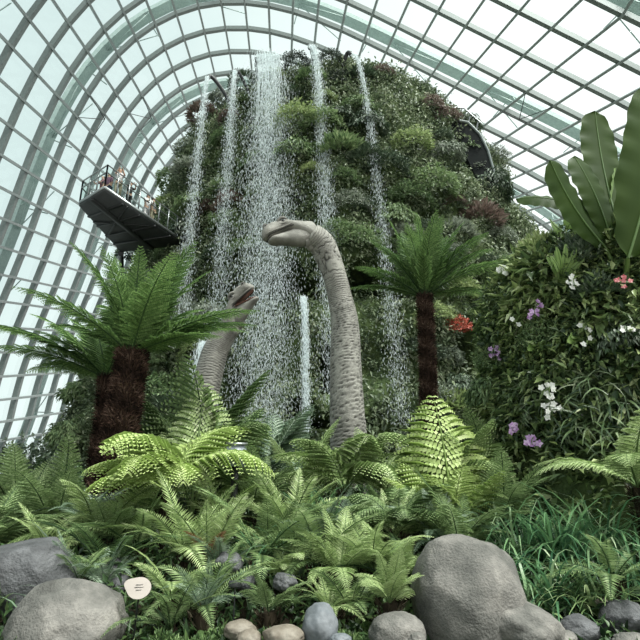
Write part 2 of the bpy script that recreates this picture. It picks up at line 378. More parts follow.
o = link('planted_mountain', me, M['moss_rock']); tag(o, 'tall rounded mossy rock mountain with dark caves inside the glasshouse', 'mountain')

def in_cave(th, z, m=1.0):
    for (ct, cz, hw, hh, dep) in CAVES:
        u = (th-ct)*13.5/hw; v = (z-cz)/hh; v += .35*u*u if v > 0 else 0
        if (abs(u)**3+abs(v)**3)**(1/3)*(1+.25*noise.noise(Vector((th*20, z*1.3, ct)))) < m: return True
    return False
def mnt_normal(th, z):
    a = Vector(mnt(th+.02, z, False)); b = Vector(mnt(th-.02, z, False)); c = Vector(mnt(th, z+.2, False)); d = Vector(mnt(th, z-.2, False))
    return (a-b).cross(c-d).normalized()
# leaf carpet on the mountain: nobody could count these leaves
acc = Acc(); NC = 15000
P = []; Nn = []; Tn = []; S_ = []
cnt = 0
while cnt < NC:
    th = random.uniform(-1.95, 1.95); z = random.uniform(2.0, 31.2)
    if rxy(z)[0] < 12*random.random() and z > 27: continue
    if in_cave(th, z, .95): continue
    cnt += 1
    p = Vector(mnt(th, z, False)); n = mnt_normal(th, z)
    big = .5+.5*noise.noise(Vector((th*7, z*.5, 1))); clump = noise.noise(Vector((th*16, z*1.1, 9)))
    big = min(1, max(0, big+.35*clump))
    P.append(p+n*max(0, clump)*.35); Nn.append(n); Tn.append(.15+.55*big); S_.append(.75+.5*max(0, noise.noise(Vector((th*9, z*.7, 4)))+.3))
P = np.array([tuple(a) for a in P]); Nn = np.array([tuple(a) for a in Nn]); Tn = np.array(Tn); S_ = np.array(S_)
for r in range(15):
    n = len(P); off = rng.normal(size=(n, 3))*.2
    D = unit(Nn*.5+rand_unit(n)*.9+np.array([0, 0, -.5])); N = unit(Nn+rand_unit(n)*.5+np.array([0, 0, .6]))
    leaves(acc, P+off+Nn*rng.uniform(0, .25, (n, 1)), D, N, S_*rng.uniform(.16, .34, n), S_*rng.uniform(.07, .15, n), np.clip(Tn+rng.normal(size=n)*.2, 0, 1))
o = link('wall_foliage', acc.mesh('wall_foliage'), M['wall_leaf']); tag(o, 'dense carpet of small mixed green leaves covering the mountain', 'foliage', kind='stuff')

# ------------------------------------------------------------------ shrubs
def shrub_mesh(name, n, ls, lw, style):
    acc = Acc()
    u = rand_unit(n); u[:, 2] = np.abs(u[:, 2])*1.0-.25; u = unit(u)
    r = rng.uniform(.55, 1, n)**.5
    ns = np.array([.82+.3*noise.noise(Vector(tuple(a*2.4))) for a in u])
    P = u*(r*ns)[:, None]
    if style == 'round': D = unit(u*.8+rand_unit(n)*.7); N = unit(u+np.array([0, 0, .6])+rand_unit(n)*.4)
    elif style == 'droop': D = unit(u*.6+rand_unit(n)*.4+np.array([0, 0, -.9])); N = unit(u+rand_unit(n)*.3)
    else: D = unit(u+rand_unit(n)*.4+np.array([0, 0, .5])); N = unit(np.array([0, 0, 1.])+rand_unit(n)*.5)
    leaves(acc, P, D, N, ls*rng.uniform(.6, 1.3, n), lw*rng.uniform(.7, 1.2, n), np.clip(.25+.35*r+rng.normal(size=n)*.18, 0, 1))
    return acc.mesh(name)
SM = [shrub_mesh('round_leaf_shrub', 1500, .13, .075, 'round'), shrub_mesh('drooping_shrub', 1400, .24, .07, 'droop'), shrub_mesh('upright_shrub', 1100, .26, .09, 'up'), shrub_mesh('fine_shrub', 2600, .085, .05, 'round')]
def shrub(loc, r, var, mat, label, group=None, cat='shrub', sz=1.0, name='shrub'):
    me = SM[var]; o = bpy.data.objects.new(name, me); COL.objects.link(o)
    if len(me.materials) == 0: me.materials.append(mat)
    o.material_slots[0].link = 'OBJECT'; o.material_slots[0].material = mat
    o.location = loc; o.scale = (r, r, r*sz); o.rotation_euler = (random.uniform(-.2, .2), random.uniform(-.2, .2), random.uniform(0, 6.28))
    return tag(o, label, cat, group)
# notable ones first: (px, py, radius m, variant, material, label)
NOT = [
 (172, 183, 1.35, 0, 'shrub_green', 'big round mid-green shrub on the left shoulder above the skywalk'),
 (170, 212, 1.1, 2, 'shrub_lime', 'yellow-green shrub on the left shoulder just above the skywalk railing'),
 (188, 150, 1.0, 0, 'shrub_grey', 'greyish bush on the left skyline of the mountain'),
 (203, 118, 1.2, 2, 'shrub_red', 'bronze-leaved bush at the skyline behind the leftmost thin waterfall'),
 (222, 100, 1.0, 1, 'shrub_grey', 'grey-green bush on the skyline between the two left thin waterfalls'),
 (243, 85, 1.0, 2, 'shrub_dark', 'dark bush on the skyline left of the broad waterfall'),
 (297, 68, 1.25, 3, 'shrub_black', 'very dark tree-like bush at the top just right of the broad waterfall'),
 (328, 68, 1.35, 3, 'shrub_black', 'dark rounded crown bush behind the narrow waterfall at the very top'),
 (340, 86, 1.2, 0, 'shrub_black', 'dark bush at the top beside the black water pipe'),
 (300, 130, 1.7, 0, 'shrub_lime', 'bright green cushion of small leaves right of the broad waterfall near the top'),
 (295, 165, 1.5, 1, 'shrub_green', 'drooping green shrub right of the broad waterfall, upper middle'),
 (395, 95, 1.1, 2, 'shrub_grey', 'pale grey-green bush on the skyline right of the black pipe'),
 (420, 95, 1.1, 1, 'shrub_grey', 'drooping grey bush on the upper right skyline'),
 (428, 112, 1.1, 0, 'shrub_red', 'brownish bush on the upper right shoulder of the mountain'),
 (410, 150, 1.5, 0, 'shrub_lime', 'yellow-green shrub at the upper right of the mountain'),
 (443, 162, 1.3, 1, 'shrub_grey', 'silvery drooping shrub on the right shoulder'),
 (474, 176, 1.2, 0, 'shrub_grey', 'silvery shrub in front of the dark curved canopy'),
 (485, 195, 1.6, 1, 'shrub_dark', 'dark green shrub on the right flank of the mountain'),
 (430, 190, 1.7, 0, 'shrub_green', 'large bright green shrub at the middle right of the mountain'),
 (410, 205, 1.5, 3, 'shrub_green', 'finely leaved green shrub above the right tree fern'),
 (350, 213, 1.35, 3, 'shrub_grey', 'clipped-looking round pale green cushion right of the tall dinosaur head'),
 (356, 250, 1.7, 3, 'shrub_green', 'smooth green moss dome beside the tall dinosaur neck'),
 (395, 222, 1.2, 1, 'shrub_green', 'fern-like green shrub left above the right tree fern'),
 (232, 235, 1.5, 3, 'shrub_green', 'rounded mossy bulge left of the broad waterfall'),
 (235, 210, 1.1, 2, 'shrub_red', 'reddish-brown clump left of the broad waterfall'),
 (475, 225, 1.5, 2, 'shrub_red', 'dark purple-leaved shrub right above the right tree fern'),
 (458, 298, 1.3, 0, 'shrub_lime', 'light green shrub right of the right tree fern trunk'),
 (455, 327, .8, 0, 'shrub_coral', 'patch of coral-red flowers beside the dark cave on the right'),
 (444, 362, 1.0, 0, 'shrub_grey', 'variegated grey shrub right of the tree fern trunk under the red flowers'),
 (457, 394, 1.1, 1, 'shrub_dark', 'dark shrub below the dark cave on the right'),
 (280, 246, .8, 0, 'shrub_grey', 'hanging pale-leaved clump under the tall dinosaur head'),
 (322, 130, 1.4, 0, 'shrub_green', 'green shrub behind the narrow waterfall right of the broad one'),
 (340, 160, 1.5, 2, 'shrub_green', 'leafy green shrub between the narrow and the rightmost waterfall'),
 (365, 130, 1.4, 1, 'shrub_dark', 'dark drooping shrub at the rightmost waterfall near the top'),
 (385, 175, 1.5, 0, 'shrub_dark', 'dark shrub just right of the rightmost waterfall'),
 (190, 240, 1.4, 1, 'shrub_grey', 'grey hanging shrub behind the leftmost waterfall beside the skywalk'),
 (140, 255, 1.4, 0, 'shrub_dark', 'dark creeper clump hanging under the skywalk'),
 (90, 400, 1.6, 1, 'shrub_green', 'hanging green shrub at the left foot of the mountain'),
 (75, 440, 1.4, 1, 'shrub_green', 'lowest leafy shrub at the left edge of the mountain foot'),
 (160, 400, 1.5, 0, 'shrub_green', 'green shrub right of the left tree fern trunk'),
 (150, 440, 1.3, 3, 'shrub_dark', 'dark shrub low behind the left tree fern trunk'),
 (430, 265, 1.4, 0, 'shrub_dark', 'dark shrub behind the crown of the right tree fern')]
for (px, py, r, v, m, lb) in NOT:
    th, z = hit(px, py); p = Vector(mnt(th, z, False)); n = mnt_normal(th, z)
    if 'under the skywalk' in lb: p = at(px, py, 31)
    if 'skyline' in lb or 'very top' in lb or 'at the top' in lb: p = at(px, py, 26.9 if 'black' in m else max(p.y, 28.5)); n = Vector((0, 0, 0))
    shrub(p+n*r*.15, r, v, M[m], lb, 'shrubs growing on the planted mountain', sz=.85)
# the rest of the wall shrubs
zone_h = [(110, 'near the mountain top'), (190, 'on the upper mountain'), (290, 'on the middle of the mountain'), (900, 'on the lower mountain')]
zone_x = [(205, 'left of the leftmost waterfall'), (250, 'just left of the broad waterfall'), (310, 'beside the broad waterfall'), (375, 'behind the narrow waterfalls'), (440, 'right of the rightmost waterfall'), (900, 'at the far right flank')]
looks = [('shrub_green', 'mid-green'), ('shrub_dark', 'dark green'), ('shrub_lime', 'yellow-green'), ('shrub_grey', 'silvery'), ('shrub_red', 'bronze')]
forms = ['round-leaved', 'drooping', 'upright', 'fine-leaved']
seen = []; tries = 0
taken = [(a[0], a[1]) for a in NOT]
while len(seen) < 74 and tries < 5000:
    tries += 1
    px = random.uniform(95, 500); py = random.uniform(75, 420)
    th, z = hit(px, py); p = mnt(th, z, False); u, v = to_px(p)
    if abs(u-px)+abs(v-py) > 12 or in_cave(th, z, 1.7) or (py > 295 and 245 < px < 420): continue
    if min(math.hypot(px-a, py-b) for a, b in taken) < 19: continue
    taken.append((px, py)); k = random.choices(range(5), [5, 5, 2, 3, 1])[0]; f = random.choice([0, 0, 1, 2, 3])
    zh = next(t for lim, t in zone_h if py < lim); zx = next(t for lim, t in zone_x if px < lim)
    lb = '%s %s shrub %s %s' % (looks[k][1], forms[f], zh, zx)
    seen.append(lb); n = mnt_normal(th, z)
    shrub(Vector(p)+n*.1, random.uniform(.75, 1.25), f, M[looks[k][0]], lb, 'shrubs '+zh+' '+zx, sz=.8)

# ------------------------------------------------------------------ waterfalls
def water_drop_mesh(P, L, W):
    """three-sided spindles"""
    n = len(P); A = np.array([0, 2*PI/3, 4*PI/3])+0.0
    ph = rng.uniform(0, 6.28, n)
    V = np.zeros((n, 5, 3)); V[:, 0] = P+np.stack([0*L, 0*L, L/2], 1); V[:, 4] = P-np.stack([0*L, 0*L, L/2], 1)
    for i in range(3):
        V[:, 1+i] = P+np.stack([W/2*np.cos(A[i]+ph), W/2*np.sin(A[i]+ph), -L*.15], 1)
    b = np.arange(n)[:, None]*5
    F = np.concatenate([b+[0, 1, 2], b+[0, 2, 3], b+[0, 3, 1], b+[4, 2, 1], b+[4, 3, 2], b+[4, 1, 3]])
    return V.reshape(-1, 3), F
def waterfall(p0, p1, w0, w1, n, label, wid=.035, ln=.35, strands=0, name='waterfall', d0=.3, burst=1.0):
    p0 = np.array(tuple(p0)); p1 = np.array(tuple(p1)); H = p0[2]-p1[2]
    f = rng.uniform(0, 1, n)**.9
    hz = np.sqrt(f)
    C = np.stack([p0[0]+(p1[0]-p0[0])*hz, p0[1]+(p1[1]-p0[1])*hz, p0[2]-H*f], 1)
    w = w0+(w1-w0)*f**.8
    g = rng.normal(size=n)*.32; g = np.where(rng.uniform(size=n) < .6, np.round(g*9)/9+rng.normal(size=n)*.015*(1+5*f), g)
    C[:, 0] += g*w; C[:, 1] += rng.normal(size=n)*w*.16
    Ls = ln*rng.uniform(.3, 1.4, n)*(1-.45*f); Ws = wid*rng.uniform(.5, 1.6, n)
    acc = Acc(); V, F = water_drop_mesh(C, Ls, Ws); acc.add(V, F)
    # unbroken strands close to the lip
    for s in range(strands):
        x0 = (s/(max(1, strands-1))-.5)*w0; fl = random.uniform(.06, .3); pts = []
        for q in range(14):
            ff = fl*q/13; pts.append((p0[0]+x0*(1+.4*ff)+(p1[0]-p0[0])*math.sqrt(ff), p0[1]+(p1[1]-p0[1])*math.sqrt(ff)+random.uniform(-.02, .02), p0[2]-H*ff))
        tube(acc, pts, [wid*.55*(1-.7*q/13)+.004 for q in range(14)], 4)
    o = link(name, acc.mesh(name), M['water']); tag(o, label, 'waterfall'); return o
YT, YB = 26.4, 22.4
waterfall(at(267, 56, YT), at(262, 425, YB), 1.35, 2.7, 27000, 'broad white central waterfall pouring from the mountain top', .021, .2, 40)
waterfall(at(310, 48, YT), at(334, 405, YB), .36, 1.0, 7000, 'narrow waterfall just right of the broad central one', .021, .22, 9)
waterfall(at(351, 56, YT), at(402, 425, YB), .16, .85, 4200, 'rightmost thin waterfall thrown from the black pipe at the top', .02, .2, 5)
waterfall(at(208, 78, YT), at(180, 330, YB+1), .16, .85, 4200, 'leftmost thin waterfall falling past the skywalk', .02, .2, 5)
waterfall(at(235, 72, YT), at(215, 345, YB+1), .22, 1.0, 5000, 'thin waterfall between the leftmost and the broad one', .02, .2, 6)
waterfall(at(303, 297, 22.6), at(306, 432, 21.6), .24, .3, 3000, 'short narrow white jet gushing from the dark cave', .022, .22, 10)
waterfall(at(206, 342, 22.3), at(196, 410, 21.6), .5, .6, 3500, 'small white cascade partly behind the left dinosaur neck', .022, .22, 10)
# pipes that feed them
def pipe(pts, r, label):
    acc = Acc(); tube(acc, pts, r, 10); o = link('water_pipe', acc.mesh('water_pipe', True), M['dark_metal']); return tag(o, label, 'pipe', 'water pipes on top of the mountain')
def curve_pts(a, b, c, n=10): 
    a, b, c = Vector(a), Vector(b), Vector(c); return [a.lerp(b, t).lerp(b.lerp(c, t), t) for t in [i/(n-1) for i in range(n)]]
pipe(curve_pts(at(351, 55, YT), at(345, 42, 26.6), at(339, 98, 27.4)), .13, 'black bent pipe feeding the rightmost waterfall at the top')
pipe(curve_pts(at(208, 77, YT), at(213, 70, 26.6), at(241, 122, 27.6)), .12, 'dark slanting pipe feeding the leftmost thin waterfall')
pipe(curve_pts(at(235, 71, YT), at(237, 64, 26.6), at(254, 104, 27.6)), .1, 'dark slanting pipe feeding the second waterfall from the left')
pipe(curve_pts(at(310, 48, YT), at(311, 43, 27), at(316, 70, 28.2)), .14, 'short dark pipe feeding the narrow waterfall right of the broad one')
acc = Acc(); a = at(255, 61, YT+.35); b = at(279, 59, YT+.35)
for i in range(1): 
    beam(acc, a, b, .5, .12)
    beam(acc, a+Vector((0, .3, .1)), a+Vector((.2, 2.2, -.8)), .16, .16); beam(acc, b+Vector((0, .3, .1)), b+Vector((-.1, 2.2, -.8)), .16, .16)
o = link('spill_trough', acc.mesh('spill_trough'), M['dark_metal']); tag(o, 'dark metal lip the broad waterfall spills over', 'spout')
# dark curved canopy at the mountain's right shoulder
A_ = at(452, 122, 27.6); pts = [at(452, 121, 27.6), at(468, 124, 27.6), at(480, 136, 27.6), at(488, 152, 27.6), at(492, 166, 27.6), at(497, 184, 27.6)]
V = []; F = []
for i, p in enumerate(pts):
    q_ = .5+.5*math.sin(i/5*PI); V += [p, p+Vector((-.5-.6*q_, -.1, -1.0*q_-.3)), p+Vector((-1.9, 2.0, -1.6)), p+Vector((-1.3, 2.2, -.2))]
for i in range(len(pts)-1):
    for k in range(4): F.append((i*4+k, i*4+(k+1) % 4, i*4+4+(k+1) % 4, i*4+4+k))
F += [(0, 3, 2, 1), (20, 21, 22, 23)]
root = empty('walkway_canopy', A_, 'dark curved canopy shell on the right shoulder of the mountain', 'canopy')
o = link('shell', mk_mesh('canopy_shell', [tuple(Vector(v)-A_) for v in V], F), M['canopy'], root)
acc = Acc(); tube(acc, [tuple(p-A_+Vector((0, 0, .12))) for p in pts], .09, 8); link('edge_tube', acc.mesh('edge_tube', True), M['steel'], root)
acc = Acc()
for px, py in ((462, 108), (470, 116), (478, 122)): tube(acc, [tuple(at(px, py, 27.6)-A_), tuple(at(px-4, py+16, 27.9)-A_)], .05, 5)
tube(acc, [tuple(at(452, 108, 27.6)-A_), tuple(at(464, 108, 27.6)-A_), tuple(at(482, 124, 27.6)-A_)], .05, 5)
link('railing', acc.mesh('canopy_rail'), M['rail'], root)

# ------------------------------------------------------------------ skywalk and its visitors
HD = at(79, 206, 23.3).z
def deckpt(px, py):
    b = (320-py)/FPX; e = (math.sin(PITCH)+b*math.cos(PITCH))/(math.cos(PITCH)-b*math.sin(PITCH)); return at(px, py, (HD-CAMZ)/e)
A, B, C, D = deckpt(79, 206), deckpt(104, 191), deckpt(184, 245), deckpt(121, 252)
root = empty('skywalk', A, 'dark cantilevered viewing skywalk with glass railing left of the mountain', 'walkway')
def rel(p): return tuple(Vector(p)-A)
acc = Acc(); V = [rel(p) for p in (A, B, C, D)]+[rel(p+Vector((0, 0, .28))) for p in (A, B, C, D)]
acc.add(V, [(3, 2, 1, 0), (4, 5, 6, 7), (0, 1, 5, 4), (1, 2, 6, 5), (2, 3, 7, 6), (3, 0, 4, 7)])
link('deck', acc.mesh('deck'), M['deck'], root)
acc = Acc()
for a, b in ((A, B), (B, C), (A, D)):
    beam(acc, rel(a+Vector((0, 0, .2))), rel(b+Vector((0, 0, .2))), .08, .14)
link('edge_beam', acc.mesh('edge_beam'), M['rail'], root)
acc = Acc(); m1 = A.lerp(B, .5); m2 = D.lerp(C, .5); dn = Vector((0, 0, -.02))
beam(acc, rel(m1+dn), rel(m2+dn), .3, .12)
for f in (.2, .4, .6, .8):
    beam(acc, rel(A.lerp(D, f)+dn), rel(B.lerp(C, f)+dn), .14, .1)
beam(acc, rel(A.lerp(D, .3)+dn), rel(B.lerp(C, .6)+dn), .1, .1); beam(acc, rel(B.lerp(C, .25)+dn), rel(A.lerp(D, .62)+dn), .1, .1)
tube(acc, [rel(D+Vector((0, 0, -.1))), rel(at(122, 275, 37)), rel(at(135, 320, 34))], .16, 8)
link('underside_truss', acc.mesh('underside_truss'), M['dark_metal'], root)
acc = Acc(); pst = Acc(); gl = Acc(); up = Vector((0, 0, .28))
for a, b, n in ((A, B, 3), (B, C, 8), (A, D, 6)):
    a = a+up; b = b+up
    for h in (1.15, .75): tube(acc, [rel(a+Vector((0, 0, h))), rel(b+Vector((0, 0, h)))], .035, 6)
    gl.add([rel(a+Vector((0, 0, .1))), rel(b+Vector((0, 0, .1))), rel(b+Vector((0, 0, 1.05))), rel(a+Vector((0, 0, 1.05)))], [(0, 1, 2, 3)])
    for i in range(n+1):
        p = a.lerp(b, i/n); q = Acc(); beam(q, rel(p), rel(p+Vector((0, 0, 1.15))), .06, .06, (0, 1, 0)); link('post', q.mesh('post'), M['rail'], root)
link('handrail', acc.mesh('handrail'), M['rail'], root); link('glass_panel', gl.mesh('rail_glass'), M['glass'], root)

def skin_body(name, verts, edges, radii, mat, parent, sub=2):
    me = bpy.data.meshes.new(name); me.from_pydata(verts, edges, []); o = link(name, me, mat, parent)
    md = o.modifiers.new('skin', 'SKIN'); md.use_smooth_shade = True
    sl = me.skin_vertices[0].data if me.skin_vertices else None
    if sl is None:
        bpy.context.view_layer.update()
        bpy.context.view_layer.objects.active = o
    lay = me.skin_vertices[0].data
    for i, r in enumerate(radii): lay[i].radius = (r, r) if not isinstance(r, tuple) else r
    lay[0].use_root = True
    s = o.modifiers.new('sub', 'SUBSURF'); s.levels = sub; s.render_levels = sub
    return o
def person(loc, rz, top, legs, label, pose='rail', h=1.7):
    r = empty('person', loc, label, 'person', 'visitors on the skywalk', rz); s = h/1.7; r.scale = (s, s, s)
    hx = {'rail': ((.2, .28, 1.12), (.12, .42, 1.12)), 'photo': ((.2, .22, 1.28), (.06, .36, 1.5)), 'down': ((.24, .05, 1.1), (.25, .1, .85))}[pose]
    v = [(0, 0, .95), (0, .01, 1.15), (0, .02, 1.36), (0, .03, 1.47), (0, .05, 1.55), (0, .06, 1.66)]
    e = [(0, 1), (1, 2), (2, 3), (3, 4), (4, 5)]; ra = [(.15, .1), (.14, .09), (.17, .1), .055, .085, .08]
    for sx in (-1, 1):
        b = len(v)
        v += [(sx*.17, .02, 1.4), (sx*hx[0][0], hx[0][1], hx[0][2]), (sx*hx[1][0], hx[1][1], hx[1][2]), (sx*hx[1][0], hx[1][1]+.06, hx[1][2]+.03)]
        e += [(2, b), (b, b+1), (b+1, b+2), (b+2, b+3)]; ra += [.055, .042, .032, .03]
        b = len(v); v += [(sx*.1, 0, .86), (sx*.1, .03, .48), (sx*.1, 0, .08), (sx*.11, .14, .04)]
        e += [(0, b), (b, b+1), (b+1, b+2), (b+2, b+3)]; ra += [.09, .06, .04, .035]
    skin_body('body', v, e, ra, M['p_skin'], r)
    v2 = [(0, 0, .9), (0, .01, 1.15), (0, .02, 1.38), (0, .03, 1.44)]; e2 = [(0, 1), (1, 2), (2, 3)]; r2 = [(.17, .13), (.16, .12), (.18, .12), .07]
    for sx in (-1, 1):
        b = len(v2); v2 += [(sx*.18, .02, 1.39), (sx*hx[0][0], hx[0][1], hx[0][2])]; e2 += [(2, b), (b, b+1)]; r2 += [.07, .06]
    skin_body('shirt', v2, e2, r2, M[top], r)
    v3 = [(0, 0, .93)]; e3 = []; r3 = [(.165, .12)]
    for sx in (-1, 1):
        b = len(v3); v3 += [(sx*.1, 0, .82), (sx*.1, .03, .48), (sx*.1, 0, .12)]; e3 += [(0, b), (b, b+1), (b+1, b+2)]; r3 += [.1, .075, .06]
    skin_body('trousers', v3, e3, r3, M[legs], r)
    v4 = [(0, .03, 1.68), (0, -.03, 1.6), (0, -.05, 1.5)]; skin_body('hair', v4, [(0, 1), (1, 2)], [.1, .095, .06], M['p_hair'], r)
    return r
def deck_at(px, side, inset=.8):
    a, b = (A, B) if side == 0 else (B, C)
    best = min((i/200 for i in range(201)), key=lambda f: abs(to_px(a.lerp(b, f))[0]-px)); p = a.lerp(b, best)
    c = (A+B+C+D)/4; d = (c-p); d.z = 0; d.normalize(); return p+d*inset+Vector((0, 0, .29))
person(deck_at(87, 0), 2.6, 'p_maroon', 'p_black', 'person in a dark red top at the outer end of the skywalk', 'rail', 1.62)
person(deck_at(95, 0, .95), 2.9, 'p_plum', 'p_denim', 'person in a plum top, second from the outer end of the skywalk', 'down', 1.6)
person(deck_at(112, 1), 3.6, 'p_white', 'p_khaki', 'person in a pale top standing at the skywalk corner', 'photo', 1.78)
person(deck_at(128, 1), 4.2, 'p_black', 'p_black', 'person in black with arms raised to take a photograph on the skywalk', 'photo', 1.6)
person(deck_at(160, 1), 4.0, 'p_white', 'p_white', 'person dressed in white near the mountain end of the skywalk', 'rail', 1.7)
person(deck_at(167, 1, .9), 4.6, 'p_grey', 'p_khaki', 'person in a grey top closest to the mountain on the skywalk', 'down', 1.72)

# ------------------------------------------------------------------ dinosaurs
def catmull(P, n):
    P = [np.array(p, float) for p in P]; P = [2*P[0]-P[1]]+P+[2*P[-1]-P[-2]]; out = []
    m = len(P)-3
    for i in range(n):
        u = i/(n-1)*m; k = min(int(u), m-1); t = u-k; a, b, c, d = P[k:k+4]
        out.append(.5*((2*b)+(-a+c)*t+(2*a-5*b+4*c-d)*t*t+(-a+3*b-3*c+d)*t**3))
    return np.array(out)
def loft(x, top, bot, wid, n=28, m=44, sq=2.3, seed=0, wr=.006, ytwist=None):
    """head shell in local coordinates: x forward, z up"""
    S = catmull(list(zip(x, top, bot, wid)), m); V = []; T = []
    for i, (X, t, b, w) in enumerate(S):
        c = (t+b)/2; h = max((t-b)/2, .004); w = max(w, .004)
        for k in range(n):
            a = 2*PI*k/n; ca, sa = math.cos(a), math.sin(a)
            y = w*math.copysign(abs(ca)**(2/sq), ca); z = c+h*math.copysign(abs(sa)**(2/sq), sa)
            d = wr*noise.noise(Vector((X*9+seed, y*9, z*14))); V.append((X, y*(1+d*3), z+d)); T.append(.42+.1*noise.noise(Vector((X*4, y*4, z*4+seed))))
    F = [(i*n+k, i*n+(k+1) % n, (i+1)*n+(k+1) % n, (i+1)*n+k) for i in range(m-1) for k in range(n)]
    acc = Acc(); acc.add(V, F, T); e = (m-1)*n
    acc.add(np.vstack([np.mean(V[e:], axis=0), V[e:]]), [(0, 1+k, 1+(k+1) % n) for k in range(n)], .42)
    acc.add(np.vstack([np.mean(V[:n], axis=0), V[:n]]), [(0, 1+k, 1+(k+1) % n) for k in range(n)], .42)
    return acc
def dinosaur(label, path, F_, U_, hscale, jaw, name='dinosaur'):
    """path: (px, py, Y, width px) from the ground up to the head joint"""
    pts = []; rad = []
    for (px, py, Y, w) in path:
        p = at(px, py, Y); t = Y/(math.cos(PITCH)-(320-py)/FPX*math.sin(PITCH)); pts.append(tuple(p)+(w/2*t/FPX,))
    base = Vector(pts[0][:3]); base.z = gz(base.x, base.y)
    pts[0] = (pts[0][0], pts[0][1], base.z-.15, pts[0][3])
    root = empty(name, base, label, 'dinosaur', 'long-necked dinosaurs')
    m = 420; S = catmull(pts, m); n = 56; acc = Acc(); V = []; T = []
    C_ = S[:, :3]; Tn_ = unit(np.gradient(C_, axis=0)); N = unit(np.array([0, -1., 0])-Tn_[0]*(Tn_[0]@np.array([0, -1., 0])))
    seg = np.concatenate([[0], np.cumsum(np.linalg.norm(np.diff(C_, axis=0), axis=1))])
    for i in range(m):
        N = unit(N-Tn_[i]*(Tn_[i]@N)); Bn = np.cross(Tn_[i], N); R = S[i, 3]*(1 if i < m-12 else math.sqrt(max(.05, 1-((i-m+12)/13)**2)))
        for k in range(n):
            a = 2*PI*k/n; s = seg[i]
            q = s/(R*.27)+.9*noise.noise(Vector((math.cos(a)*1.3, math.sin(a)*1.3, s*2.2)))+.35*noise.noise(Vector((math.cos(a)*4, math.sin(a)*4, s*5)))
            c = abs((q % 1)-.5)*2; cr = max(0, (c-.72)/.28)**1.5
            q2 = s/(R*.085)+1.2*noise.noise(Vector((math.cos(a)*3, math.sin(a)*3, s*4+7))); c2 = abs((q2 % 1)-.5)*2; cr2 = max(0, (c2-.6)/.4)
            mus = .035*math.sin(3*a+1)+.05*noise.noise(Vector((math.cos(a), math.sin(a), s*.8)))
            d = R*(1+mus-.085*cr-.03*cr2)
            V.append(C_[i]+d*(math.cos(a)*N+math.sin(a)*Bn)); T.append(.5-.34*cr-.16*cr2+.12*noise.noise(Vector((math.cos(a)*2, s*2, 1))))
    Fc = [(i*n+k, i*n+(k+1) % n, (i+1)*n+(k+1) % n, (i+1)*n+k) for i in range(m-1) for k in range(n)]
    acc.add(np.array(V)-np.array(tuple(base)), Fc, T); acc.add(np.vstack([C_[-1]-np.array(tuple(base)), np.array(V[-n:])-np.array(tuple(base))]), [(0, 1+k, 1+(k+1) % n) for k in range(n)], .5)
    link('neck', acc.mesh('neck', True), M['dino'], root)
    # head
    F_ = Vector(F_).normalized(); U_ = Vector(U_); U_ = (U_-F_*U_.dot(F_)).normalized(); L_ = U_.cross(F_)
    J = Vector(tuple(C_[-1]))-base
    mat = Matrix((F_, L_, U_)).transposed().to_4x4(); mat = Matrix.Translation(J+U_*(.3 if jaw < .1 else .34)*hscale) @ mat @ Matrix.Diagonal((.97*hscale, 1.0*hscale, 1.0*hscale, 1))
    def part(nm, acc, mt, par=root, sm=True):
        me = acc.mesh(nm, sm); me.transform(mat if par is root else mat); return link(nm, me, mt, par)
    up = loft([-.15, 0, .12, .28, .42, .55, .7, .85, .97, 1.07, 1.14, 1.17], [-.02, .05, .11, .18, .27, .32, .36, .35, .33, .27, .18, .08],
              [-.62, -.6, -.46, -.2, -.04, 0, 0, 0, 0, 0, .01, .03], [.28, .29, .285, .27, .25, .22, .2, .205, .21, .17, .1, .03], sq=2.3, seed=1, wr=.016)
    for sy in (-1, 1):   # brow ridges, nostril rims, cheek muscle
        tube(up, [(.38, sy*.2, .2), (.44, sy*.225, .27), (.52, sy*.22, .3), (.6, sy*.2, .28), (.66, sy*.18, .23)], [.015, .035, .04, .034, .015], 8, .36)
        tube(up, [(.4, sy*.22, .17), (.46, sy*.225, .135), (.55, sy*.215, .135), (.63, sy*.195, .17)], [.012, .022, .022, .012], 8, .36)
        tube(up, [(.92, sy*.17, .28), (.97, sy*.18, .32), (1.03, sy*.15, .31), (1.06, sy*.13, .26)], [.01, .022, .022, .01], 8, .36)
        tube(up, [(.36, sy*.24, .03), (.6, sy*.212, .035), (.85, sy*.222, .035), (1.0, sy*.19, .04), (1.1, sy*.12, .05)], [.02, .024, .024, .024, .014], 8, .33)
    hd = part('head', up, M['dino'])
    ey = Acc()
    for sy in (-1, 1):
        vs = []; fs = []; R0 = .052
        for i in range(9):
            for k in range(12): vs.append((.5+R0*math.sin(PI*i/8)*math.cos(2*PI*k/12), sy*.19+R0*math.sin(PI*i/8)*math.sin(2*PI*k/12), .2+R0*math.cos(PI*i/8)))
        for i in range(8):
            for k in range(12): fs.append((i*12+k, i*12+(k+1) % 12, (i+1)*12+(k+1) % 12, (i+1)*12+k))
        e_ = Acc(); e_.add(vs, fs); part('eye', e_, M['eye'], hd)
    # lower jaw, hinged at x=.3
    lw = loft([.0, .12, .28, .42, .6, .75, .9, 1.0, 1.06, 1.09], [-.2, -.14, -.06, -.02, -.018, -.018, -.018, -.018, -.03, -.05], [-.56, -.57, -.56, -.5, -.38, -.28, -.19, -.14, -.11, -.07],
              [.18, .215, .225, .215, .195, .185, .19, .16, .1, .02], sq=2.2, seed=5, wr=.014)
    R = Matrix.Translation((.28, 0, -.05)) @ Matrix.Rotation(jaw, 4, 'Y') @ Matrix.Translation((-.28, 0, .05))
    for i, vv in enumerate(lw.V): lw.V[i] = np.array([tuple(R @ Vector(tuple(q))) for q in vv])
    jw = part('lower_jaw', lw, M['dino'])
